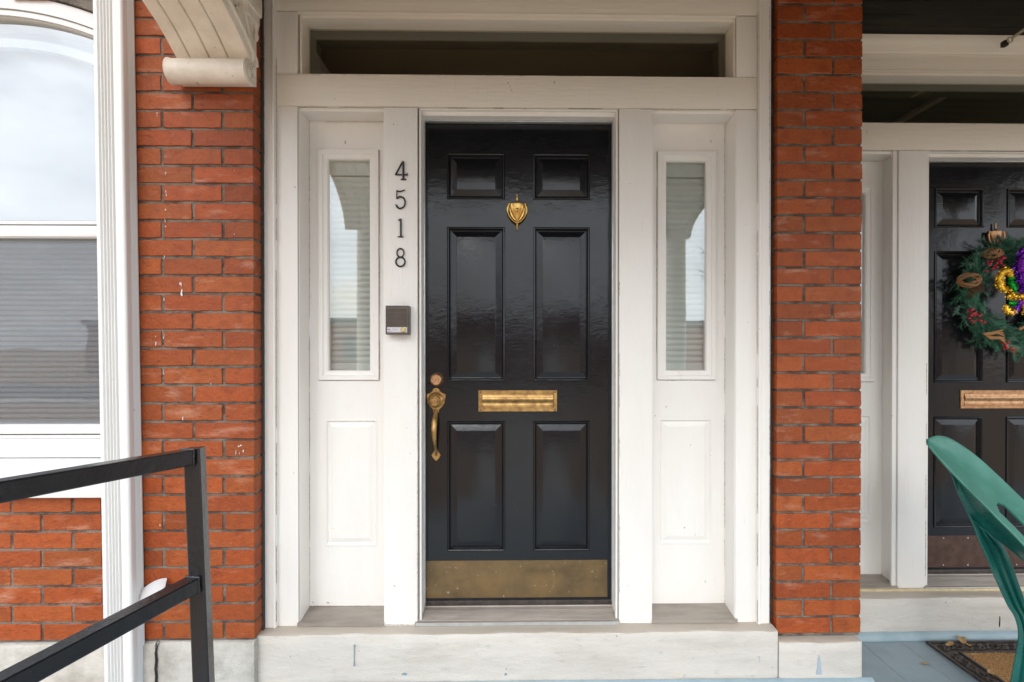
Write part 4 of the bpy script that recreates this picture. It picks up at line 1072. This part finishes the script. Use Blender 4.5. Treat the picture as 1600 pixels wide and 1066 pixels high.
# ------------------------------------------------------------------ wreath on the second door
DR = 2.29 + DY2
WC = pt(1580, 461, DR - 0.05)
wr = thing('wreath', 'green pine needle wreath with berries, vine balls and cones on the black door', 'wreath', (WC.x, DR, WC.z - 0.28))
b = BM(); lay = b.loops.layers.float_color.new('nc')
Rm = 0.212
def needle(p, dvec, ln, wd, col):
    t = dvec.normalized(); s = t.cross(Vector((random.uniform(-1, 1), random.uniform(-1, 1), random.uniform(-1, 1)))).normalized() * wd
    u = t.cross(s).normalized() * wd * 0.6
    q = p + t * ln
    v = [b.verts.new(p - s), b.verts.new(p + s), b.verts.new(p + u * 2), b.verts.new(q)]
    for f in ((0, 1, 3), (1, 2, 3), (2, 0, 3)):
        ff = b.faces.new([v[i] for i in f])
        for lp in ff.loops: lp[lay] = col
for i in range(620):
    a = 2 * math.pi * random.random()
    er = Vector((math.cos(a), 0, math.sin(a))); et = Vector((-math.sin(a), 0, math.cos(a)))
    ph = random.uniform(0, 2 * math.pi); rt = random.uniform(0.01, 0.062)
    base = WC + er * (Rm + rt * math.cos(ph)) + Vector((0, -1, 0)) * (rt * math.sin(ph) * 0.6)
    dv = (et * random.choice((1, 1, 1, -1)) * random.uniform(0.4, 1.0) + er * random.uniform(-0.6, 0.9) * (1.0 if math.cos(ph) > -0.3 else -0.6) + Vector((0, -1, 0)) * random.uniform(-0.1, 0.6)).normalized()
    ln = random.uniform(0.05, 0.095)
    cc = random.choice(((0.035, 0.14, 0.08), (0.055, 0.19, 0.11), (0.03, 0.10, 0.055), (0.11, 0.22, 0.16)))
    ctw = (0.07, 0.05, 0.03, 1)
    for k in range(34):
        t = k / 34; p = base + dv * ln * t
        sd_ = Vector((random.gauss(0, 1), random.gauss(0, 1), random.gauss(0, 1))).normalized()
        m_ = random.uniform(0.9, 1.7)
        needle(p, dv * 0.9 + sd_ * 0.75, random.uniform(0.018, 0.030), 0.0014, (cc[0] * m_, cc[1] * m_, cc[2] * m_, 1))
    needle(base, dv, ln, 0.0012, ctw)
obj('needles', b, 'needle', wr, smooth=False, recalc=False)
for (cpx, cpy, n) in ((1553, 413, 15), (1521, 492, 16), (1571, 541, 12), (1528, 503, 8), (1562, 405, 6)):
    c = pt(cpx, cpy, DR - 0.105); b = BM()
    for k in range(n):
        q = c + Vector((random.gauss(0, 0.015), random.uniform(-0.02, 0.02), random.gauss(0, 0.011)))
        bmesh.ops.create_uvsphere(b, u_segments=8, v_segments=6, radius=random.uniform(0.0055, 0.0078), matrix=Matrix.Translation(q))
    obj('berry_cluster', b, 'berry', wr)
def vineball(cpx, cpy, r, sq=0.75):
    c = pt(cpx, cpy, DR - 0.11); b = BM()
    for k in range(11):
        ax = Vector((random.gauss(0, 1), random.gauss(0, 1), random.gauss(0, 1))).normalized()
        u = ax.orthogonal().normalized(); v = ax.cross(u)
        tube(b, [c + Vector((1, 1, sq)) * 0 + Vector(((u * math.cos(t) + v * math.sin(t)).x * r, (u * math.cos(t) + v * math.sin(t)).y * r, (u * math.cos(t) + v * math.sin(t)).z * r * sq)) for t in [2 * math.pi * i / 20 for i in range(21)]], 0.0017, 5)
    obj('vine_ball', b, 'vine', wr)
vineball(1514, 438, 0.048); vineball(1551, 396, 0.040, 0.6)
b = BM()
for (cpx, cpy) in ((1524, 452), (1517, 458), (1531, 450)):
    c = pt(cpx, cpy, DR - 0.10)
    for k in range(26):
        t = k / 26; a = k * 2.4; r = 0.016 * math.sin(math.pi * (t * 0.85 + 0.1))
        q = c + Vector((r * math.cos(a), r * math.sin(a), -0.02 + 0.04 * t))
        bmesh.ops.create_icosphere(b, subdivisions=1, radius=0.0055, matrix=Matrix.Translation(q) @ Matrix.Diagonal((1, 1, 0.5, 1)))
obj('pine_cones', b, 'cone', wr)
b = BM()
for k in range(6):
    a0 = pt(1536 + k * 2, 522 + k * 1.5, DR - 0.11); a1 = pt(1566 + k, 516 + k * 4, DR - 0.115)
    tube(b, [a0, (a0 + a1) / 2 + Vector((0, -0.01, 0.006 * (k % 3))), a1], 0.0045, 6)
for k in range(5):
    tube(b, [pt(1560, 525, DR - 0.1), pt(1575, 540 + k, DR - 0.11), pt(1586 + k * 2, 556 - k * 3, DR - 0.11)], 0.0012, 5)
c = pt(1600, 512, DR - 0.11)
tube(b, [pt(1592, 515, DR - .11), pt(1606, 508, DR - .115), pt(1620, 510, DR - .11)], 0.007, 6)
obj('cinnamon_twigs', b, 'vine', wr)
# fleur-de-lis ornament
FC = pt(1601, 452, DR - 0.145)
fl = thing('fleur_ornament', 'glittery fleur-de-lis ornament of gold, green and purple tinsel hung on the wreath', 'ornament', (FC.x, FC.y, FC.z - 0.19))
SF = 1 / 318.0
def lobe(bm, path, rads, n, mi_=0):
    P = spline([(a, 0, c_) for a, c_ in path], 10)
    for k in range(n):
        t = random.random() * (len(P) - 1); i = int(t); p = P[i].lerp(P[min(i + 1, len(P) - 1)], t - i)
        fr = t / (len(P) - 1) * (len(rads) - 1); j_ = int(fr); r = rads[j_] + (rads[min(j_ + 1, len(rads) - 1)] - rads[j_]) * (fr - j_)
        v = Vector((random.gauss(0, 1), random.gauss(0, 1), random.gauss(0, 1))).normalized() * r * random.uniform(0.55, 1.0)
        q = Vector((FC.x + (p.x + v.x) * SF, FC.y + v.y * SF * 0.7, FC.z + (p.z + v.z) * SF))
        s = random.uniform(1.0, 2.2) * SF
        a_ = Vector((random.gauss(0, 1), random.gauss(0, 1), random.gauss(0, 1))).normalized(); c_ = a_.orthogonal().normalized(); d_ = a_.cross(c_)
        bm.faces.new([bm.verts.new(q + c_ * s), bm.verts.new(q + d_ * s * 0.6), bm.verts.new(q - c_ * s), bm.verts.new(q - d_ * s * 0.6)])
    for k in range(0, len(P) - 1, 2):    # solid core
        fr = k / (len(P) - 1) * (len(rads) - 1); j_ = int(fr); r = rads[j_] * 0.6
        bmesh.ops.create_icosphere(bm, subdivisions=1, radius=r * SF, matrix=Matrix.Translation((FC.x + P[k].x * SF, FC.y, FC.z + P[k].z * SF)))
b = BM()
for s in (-1, 1):
    lobe(b, [(s * 10, -7), (s * 20, 5), (s * 34, 7), (s * 40, 18), (s * 34, 28), (s * 25, 28), (s * 18, 20)] if False else [(s * 22, -2), (s * 34, 0), (s * 39, 12), (s * 35, 24), (s * 26, 27), (s * 20, 19)], [4, 7, 8, 8, 7, 4], 700)
    lobe(b, [(s * 12, -30), (s * 20, -36), (s * 28, -32), (s * 29, -26)], [4, 6, 6, 4], 350)
lobe(b, [(-24, -11), (0, -12), (24, -11)], [6, 7, 6], 700)
lobe(b, [(0, -20), (0, -38)], [5, 3], 200)
obj('gold_lobes', b, 'tin_gold', fl, smooth=False, recalc=False)
b = BM()
for s in (-1, 1):
    lobe(b, [(s * 22, 16), (s * 19, 6), (s * 16, -2)], [6, 7, 5], 420)
    lobe(b, [(s * 22, -22), (s * 14, -22)], [5, 4], 200)
obj('green_lobes', b, 'tin_green', fl, smooth=False, recalc=False)
b = BM()
lobe(b, [(0, -3), (0, 12), (0, 32), (0, 50), (0, 62)], [8, 16, 20, 12, 3], 1700)
for s in (-1, 1): lobe(b, [(s * 6, -20), (s * 12, -30), (s * 18, -38)], [4, 5, 3], 260)
obj('purple_lobes', b, 'tin_purple', fl, smooth=False, recalc=False)

# ------------------------------------------------------------------ doormat
m0 = ptz(1446, 1001.5, 0.012)
mx0, my1 = m0.x, m0.y
mw, mh = 0.76, 0.455
dm = thing('doormat', 'rubber doormat with scrollwork border and tan coir middle before the second door', 'doormat', (mx0 + mw / 2, my1 - mh / 2, 0))
b = BM()
bd = 0.095
X0, X1, Y0, Y1 = mx0, mx0 + mw, my1 - mh, my1
box(b, X0, X1, Y0, Y1, 0.0005, 0.005, 0.001, 1)
for (a0, a1, c0, c1, hh) in ((X0, X1, Y1 - 0.010, Y1, 0.013), (X0, X1, Y0, Y0 + 0.010, 0.013), (X0, X0 + 0.010, Y0 + 0.0101, Y1 - 0.0101, 0.013), (X1 - 0.010, X1, Y0 + 0.0101, Y1 - 0.0101, 0.013),
                             (X0 + bd - 0.012, X1 - bd + 0.012, Y1 - bd - 0.0, Y1 - bd + 0.012, 0.0125), (X0 + bd - 0.012, X1 - bd + 0.012, Y0 + bd - 0.012, Y0 + bd, 0.0125),
                             (X0 + bd - 0.012, X0 + bd, Y0 + bd + 0.0001, Y1 - bd - 0.0001, 0.0125), (X1 - bd, X1 - bd + 0.012, Y0 + bd + 0.0001, Y1 - bd - 0.0001, 0.0125)):
    box(b, a0, a1, c0, c1, 0.004, hh, 0.003, 2)
def scroll_run(p0, dirv, nrm, length):
    n = max(1, round(length / 0.085)); st = length / n
    for k in range(n):
        o = Vector(p0) + Vector(dirv) * (st * (k + 0.5))
        sg = 1 if k % 2 else -1
        for (off, r0, s0) in ((-0.2, 0.026, 0.0), (0.25, 0.020, math.pi)):
            P = []
            for i in range(26):
                t = i / 25; r = r0 * (1 - 0.8 * t); a = s0 + sg * t * 3.0 * math.pi
                P.append(o + Vector(dirv) * (off * st + r * 1.25 * math.cos(a)) + Vector(nrm) * (r * math.sin(a)) + Vector((0, 0, 0.0085)))
            tube(b, P, 0.0046, 6, axis=(0, 0, 1))
        P = [o + Vector(dirv) * ((t - 0.5) * st * 1.1) + Vector(nrm) * (sg * 0.022 * math.sin(t * 2 * math.pi)) + Vector((0, 0, 0.008)) for t in [i / 12 for i in range(13)]]
        tube(b, P, 0.0048, 6, axis=(0, 0, 1))
hb = 0.046
scroll_run((X0 + 0.012, Y1 - hb, 0), (1, 0, 0), (0, 1, 0), mw - 0.024)
scroll_run((X0 + 0.012, Y0 + hb, 0), (1, 0, 0), (0, 1, 0), mw - 0.024)
scroll_run((X0 + hb, Y0 + bd, 0), (0, 1, 0), (1, 0, 0), mh - 2 * bd)
scroll_run((X1 - hb, Y0 + bd, 0), (0, 1, 0), (1, 0, 0), mh - 2 * bd)
obj('rubber_border', b, 'rubber', dm)
b = BM()
nx_, ny_ = 130, 60
g_ = [[b.verts.new((X0 + bd + 0.0005 + (mw - 2 * bd - 0.001) * i / nx_, Y0 + bd + 0.0005 + (mh - 2 * bd - 0.001) * j / ny_, 0.010 + random.uniform(-0.0022, 0.0022))) for j in range(ny_ + 1)] for i in range(nx_ + 1)]
for i in range(nx_):
    for j in range(ny_): b.faces.new([g_[i][j], g_[i + 1][j], g_[i + 1][j + 1], g_[i][j + 1]])
obj('coir_centre', b, 'coir', dm, smooth=False)
# dry leaves fallen on the mat
for i, (px, py, s, lb) in enumerate(((1503, 1000, 0.030, 'curled dry brown leaf at the back edge of the doormat'), (1484, 1007, 0.022, 'small dry brown leaf near the corner of the doormat'), (1549, 1052, 0.024, 'dry brown leaf on the near left border of the doormat'), (1512, 1007, 0.018, 'tiny pale dry leaf on the scrolls of the doormat'), (1445, 1037, 0.016, 'small dry leaf lying flat on the blue porch boards'))):
    c = ptz(px, py, 0.018 if i < 4 else 0.003)
    b = BM(); a0 = random.uniform(0, 6)
    n = 12; top_, bot_ = [], []
    ctr = [(t / n, 0.26 * math.sin(math.pi * (t / n)) ** 0.8 * (1 + 0.35 * math.sin(t * 2.9))) for t in range(n + 1)]
    def P(u, v): 
        x, y = (u - 0.5) * s * 2, v * s * 2
        zz = (0.006 * math.sin(u * 5 + i) + abs(v) * s * 0.9) if i < 4 else 0.0015 + abs(v) * s * 0.15
        return (c.x + x * math.cos(a0) - y * math.sin(a0), c.y + x * math.sin(a0) + y * math.cos(a0), c.z + zz)
    for t in range(n):
        for sg in (1, -1):
            qs = [P(ctr[t][0], 0), P(ctr[t + 1][0], 0), P(ctr[t + 1][0], sg * (ctr[t + 1][1] + 0.01)), P(ctr[t][0], sg * (ctr[t][1] + 0.01))]
            b.faces.new([b.verts.new(q) for q in qs])
    tube(b, [P(0, 0), P(-0.25, 0.05)], 0.0006, 4)
    bmesh.ops.remove_doubles(b, verts=b.verts, dist=1e-6)
    obj('dry_leaf', b, 'leaf_dry', origin=c, label=lb, cat='leaf', group='dry leaves on the porch')

# ------------------------------------------------------------------ green plastic chair
ch = thing('plastic_chair', 'green moulded plastic chair at the right edge of the porch', 'chair', (2.1, 1.75, 0))
def grid_sheet(bm, rows_, th, skip=None):
    """rows_: list of rows of points; builds a sheet with thickness th; skip(i,j)->True leaves a cell open"""
    nI, nJ = len(rows_), len(rows_[0])
    P = [[Vector(p) for p in r] for r in rows_]
    Nn = [[None] * nJ for _ in range(nI)]
    for i in range(nI):
        for j in range(nJ):
            du = P[min(i + 1, nI - 1)][j] - P[max(i - 1, 0)][j]; dv = P[i][min(j + 1, nJ - 1)] - P[i][max(j - 1, 0)]
            n = du.cross(dv); Nn[i][j] = n.normalized() if n.length > 1e-12 else Vector((0, -1, 0))
    A = [[bm.verts.new(P[i][j] + Nn[i][j] * th / 2) for j in range(nJ)] for i in range(nI)]
    B = [[bm.verts.new(P[i][j] - Nn[i][j] * th / 2) for j in range(nJ)] for i in range(nI)]
    def cell(i, j): return 0 <= i < nI - 1 and 0 <= j < nJ - 1 and not (skip and skip(i, j))
    for i in range(nI - 1):
        for j in range(nJ - 1):
            if not cell(i, j): continue
            bm.faces.new([A[i][j], A[i + 1][j], A[i + 1][j + 1], A[i][j + 1]]); bm.faces.new([B[i][j], B[i][j + 1], B[i + 1][j + 1], B[i + 1][j]])
            if not cell(i - 1, j): bm.faces.new([A[i][j], A[i][j + 1], B[i][j + 1], B[i][j]])
            if not cell(i + 1, j): bm.faces.new([A[i + 1][j], B[i + 1][j], B[i + 1][j + 1], A[i + 1][j + 1]])
            if not cell(i, j - 1): bm.faces.new([A[i][j], B[i][j], B[i + 1][j], A[i + 1][j]])
            if not cell(i, j + 1): bm.faces.new([A[i][j + 1], A[i + 1][j + 1], B[i + 1][j + 1], B[i][j + 1]])
# edges of the back shell, (px, py, depth): far rim and near rim
far_ = [(1449, 688, 2.06), (1463, 682.5, 2.08), (1480, 685, 2.10), (1500, 696, 2.11), (1525, 714, 2.10), (1555, 741, 2.07), (1580, 765, 2.04), (1605, 790, 2.00), (1640, 830, 1.94), (1680, 880, 1.88), (1720, 935, 1.84), (1752, 985, 1.82)]
near_ = [(1449, 690, 2.055), (1452, 697, 2.04), (1464, 712, 2.02), (1482, 732, 1.99), (1507, 758, 1.95), (1535, 786, 1.90), (1560, 811, 1.86), (1585, 836, 1.82), (1612, 865, 1.78), (1650, 905, 1.72), (1690, 950, 1.68), (1725, 990, 1.66)]
fa = spline([pt(*p) for p in far_], 8); ne = spline([pt(*p) for p in near_], 8)
NI = len(fa); NJ = 25
rows_ = []
for i in range(NI):
    a_, n_ = ne[i], fa[i]
    r_ = []
    for j in range(NJ):
        t = j / (NJ - 1); p = a_.lerp(n_, t)
        bow = math.sin(math.pi * t) * 0.030 * min(1, i / 14)
        p = p + Vector((0.55, 0.35, -0.45)).normalized() * bow * 1.0
        r_.append(p)
    rows_.append(r_)
def slot(i, j):
    c0 = 43; L_ = 40
    if not (c0 < i < c0 + L_): return False
    tt = (i - c0) / 6.0; hw_ = 3.6 * min(1, math.sqrt(max(0, min(1, 1 - (1 - min(tt, 1)) ** 2))))
    return abs(j - 7.0) < hw_
b = BM(); grid_sheet(b, rows_, 0.006, slot)
# rolled rim along the near edge
tube(b, ne, 0.0050, 8)
tube(b, fa, 0.0045, 8)
obj('backrest', b, 'green', ch, ang=60)
# side wing: from the near rim down to the rear edge
edgeC = [(1484, 735, 2.01), (1490, 748, 2.01), (1497, 768, 2.01), (1507, 790, 2.00), (1516, 807, 1.99), (1528, 821, 1.98), (1552, 838, 1.95), (1590, 868, 1.90), (1630, 905, 1.84)]
topC = [(1484, 734, 1.992), (1500, 751, 1.962), (1520, 771, 1.925), (1540, 791, 1.893), (1560, 811, 1.862), (1585, 836, 1.822), (1612, 865, 1.782), (1640, 893, 1.74), (1670, 930, 1.71)]
e1 = spline([pt(*p) for p in edgeC], 5); e2 = spline([pt(*p) for p in topC], 5)
rows_ = [[e1[i].lerp(e2[i], j / 8) + Vector((0.02, 0.02, -0.01)) * math.sin(math.pi * j / 8) for j in range(9)] for i in range(len(e1))]
b = BM(); grid_sheet(b, rows_, 0.005); tube(b, e1[:26], 0.0035, 8)
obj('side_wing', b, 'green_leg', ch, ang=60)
# ribbed rear leg
def leg_strip(Lp, Rp, th, ribs, foot):
    l_ = spline([pt(*p) for p in Lp], 8); r_ = spline([pt(*p) for p in Rp], 8)
    b = BM(); rows_ = []
    nj = 17
    for i in range(len(l_)):
        row_ = []
        for j in range(nj):
            t = j / (nj - 1)
            p = l_[i].lerp(r_[i], t); p = p + Vector((0, 0.012, 0)) * (1 if ribs[0] < t < ribs[1] or ribs[2] < t < ribs[3] else 0)
            row_.append(p)
        rows_.append(row_)
    grid_sheet(b, rows_, th)
    tube(b, l_, 0.004, 6); tube(b, r_, 0.004, 6)
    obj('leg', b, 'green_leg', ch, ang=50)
leg_strip([(1513, 803, 1.975), (1522, 822, 1.965), (1532, 848, 1.95), (1546, 880, 1.935), (1560, 912, 1.92), (1576, 946, 1.905), (1586, 962, 1.90), (1592, 982, 1.895), (1592, 1004, 1.89), (1586, 1035, 1.89), (1580, 1068, 1.89), (1572, 1105, 1.89), (1566, 1140, 1.885)],
          [(1530, 822, 1.965), (1548, 836, 1.955), (1568, 858, 1.945), (1580, 884, 1.93), (1592, 918, 1.915), (1604, 950, 1.90), (1612, 968, 1.895), (1618, 988, 1.89), (1622, 1008, 1.885), (1622, 1038, 1.885), (1620, 1070, 1.885), (1616, 1107, 1.885), (1612, 1140, 1.88)], 0.005, (0.2, 0.45, 0.6, 0.85), 0)
# seat, arms and the other legs, beyond the frame
b = BM()
rows_ = [[(2.03 + 0.46 * i / 12, 1.58 + 0.40 * j / 12, 0.42 + 0.03 * ((i - 6) / 6) ** 2 - 0.02 * (j / 12)) for j in range(13)] for i in range(13)]
grid_sheet(b, rows_, 0.006); obj('seat', b, 'green', ch)
for (x0, y0, x1, y1) in ((2.44, 1.62, 2.48, 1.56), (2.44, 1.93, 2.50, 1.98), (2.06, 1.60, 2.04, 1.54)):
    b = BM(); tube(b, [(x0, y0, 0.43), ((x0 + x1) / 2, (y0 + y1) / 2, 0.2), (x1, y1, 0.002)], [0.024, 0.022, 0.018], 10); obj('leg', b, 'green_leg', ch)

# ------------------------------------------------------------------ paper, rod
pc = pt(240, 918, 2.09)
b = BM(); rows_ = []
for i in range(13):
    u = i / 12; rw = []
    for j in range(7):
        v = j / 6
        px = 212 + 49 * u - 3 * v * u; pyt = 932 - 28.5 * math.sin(u * math.pi * 0.5) ** 0.85; pyb = 955 - 38 * u
        p = pt(px, pyt + (pyb - pyt) * v, 2.095 - 0.045 * v - 0.010 * math.sin(u * 3.1))
        rw.append(p)
    rows_.append(rw)
grid_sheet(b, rows_, 0.0015)
obj('paper', b, 'paper', origin=pc, label='sheet of folded white paper stuck beside the downspout behind the lower rail', cat='paper', ang=60)
ra = pt(1577, 63, 2.46); rb = pt(1640, 17, 2.25)
b = BM()
tube(b, [ra + (rb - ra) * 0.10, rb], 0.0065, 10)
ring_ = [ra + Vector((0.012 * math.cos(t), -0.004, 0.012 * math.sin(t))) for t in [2 * math.pi * k / 16 for k in range(17)]]
tube(b, ring_, 0.0035, 8)
rod = obj('hook_rod', b, 'iron', origin=ra, label='thin tan metal rod with a ring end under the porch ceiling', cat='rod')
b = BM(); box(b, ra.x - 0.016, ra.x + 0.004, ra.y + 0.004, ra.y + 0.030, ra.z - 0.020, ra.z + 0.006, 0.003); obj('hook_plate', b, 'dark', rod)

# ------------------------------------------------------------------ across the street (seen in the glass)
def far_house(x, w_, h_, lab):
    t = thing('row_house', lab, 'house', (x, -36, -0.75), 'houses across the street')
    b = BM(); box(b, x - w_ / 2, x + w_ / 2, -46, -36, -0.75, h_)
    obj('wall', b, 'far_brick', t)
    b = BM(); box(b, x - w_ / 2 - 0.1, x + w_ / 2 + 0.1, -46.2, -35.7, h_, h_ + 0.35); obj('roof', b, 'roofing', t)
    for k in range(3):
        b = BM(); xx = x + (k - 1) * w_ * 0.28; box(b, xx - 0.5, xx + 0.5, -36.06, -35.9, 0.4, min(2.2, h_ - 0.3)); obj('window', b, 'dark', t)
far_house(-24.3, 16, 2.9, 'low red brick house across the street, far left, reflected in the window')
far_house(-8, 15.9, 3.2, 'low red brick house across the street, left of centre, reflected in the glass')
far_house(8.3, 16, 3.0, 'low red brick house across the street, right of centre, reflected in the glass')
far_house(24.6, 16, 3.3, 'low red brick house across the street, far right, reflected in the glass')
def tree(x, y, h_, seed, lab):
    rnd = random.Random(seed)
    t = thing('bare_tree', lab, 'tree', (x, y, -0.75), 'bare trees along the street')
    b = BM(); tube(b, [(x, y, -0.75), (x + 0.05, y, h_ * 0.3), (x - 0.05, y, h_ * 0.55)], [0.2, 0.15, 0.09], 8); obj('trunk', b, 'bark', t)
    b = BM()
    def br(p, d, l, r, dep):
        q = p + d * l; m_ = (p + q) / 2 + Vector((rnd.gauss(0, 1), rnd.gauss(0, 1), rnd.gauss(0, .5))) * l * 0.06
        tube(b, [p, m_, q], [r, r * 0.85, r * 0.65], 4, cap=False)
        if dep == 0: return
        for k in range(3):
            nd = (d + Vector((rnd.gauss(0, 1), rnd.gauss(0, 1), rnd.gauss(0.15, .6))) * 0.55).normalized()
            br(p + (q - p) * rnd.uniform(0.5, 1), nd, l * rnd.uniform(0.6, 0.8), r * 0.55, dep - 1)
    for k in range(7):
        a = k * 0.9; br(Vector((x, y, h_ * (0.3 + 0.035 * k))), Vector((math.cos(a), math.sin(a), 0.9)).normalized(), h_ * 0.2, 0.06, 4)
    obj('crown', b, 'bark', t)
tree(8.5, -14.2, 6.5, 3, 'bare leafless street tree reflected in the right sidelight')
tree(-27.0, -14.2, 6.0, 5, 'bare leafless street tree far to the left of the porch')
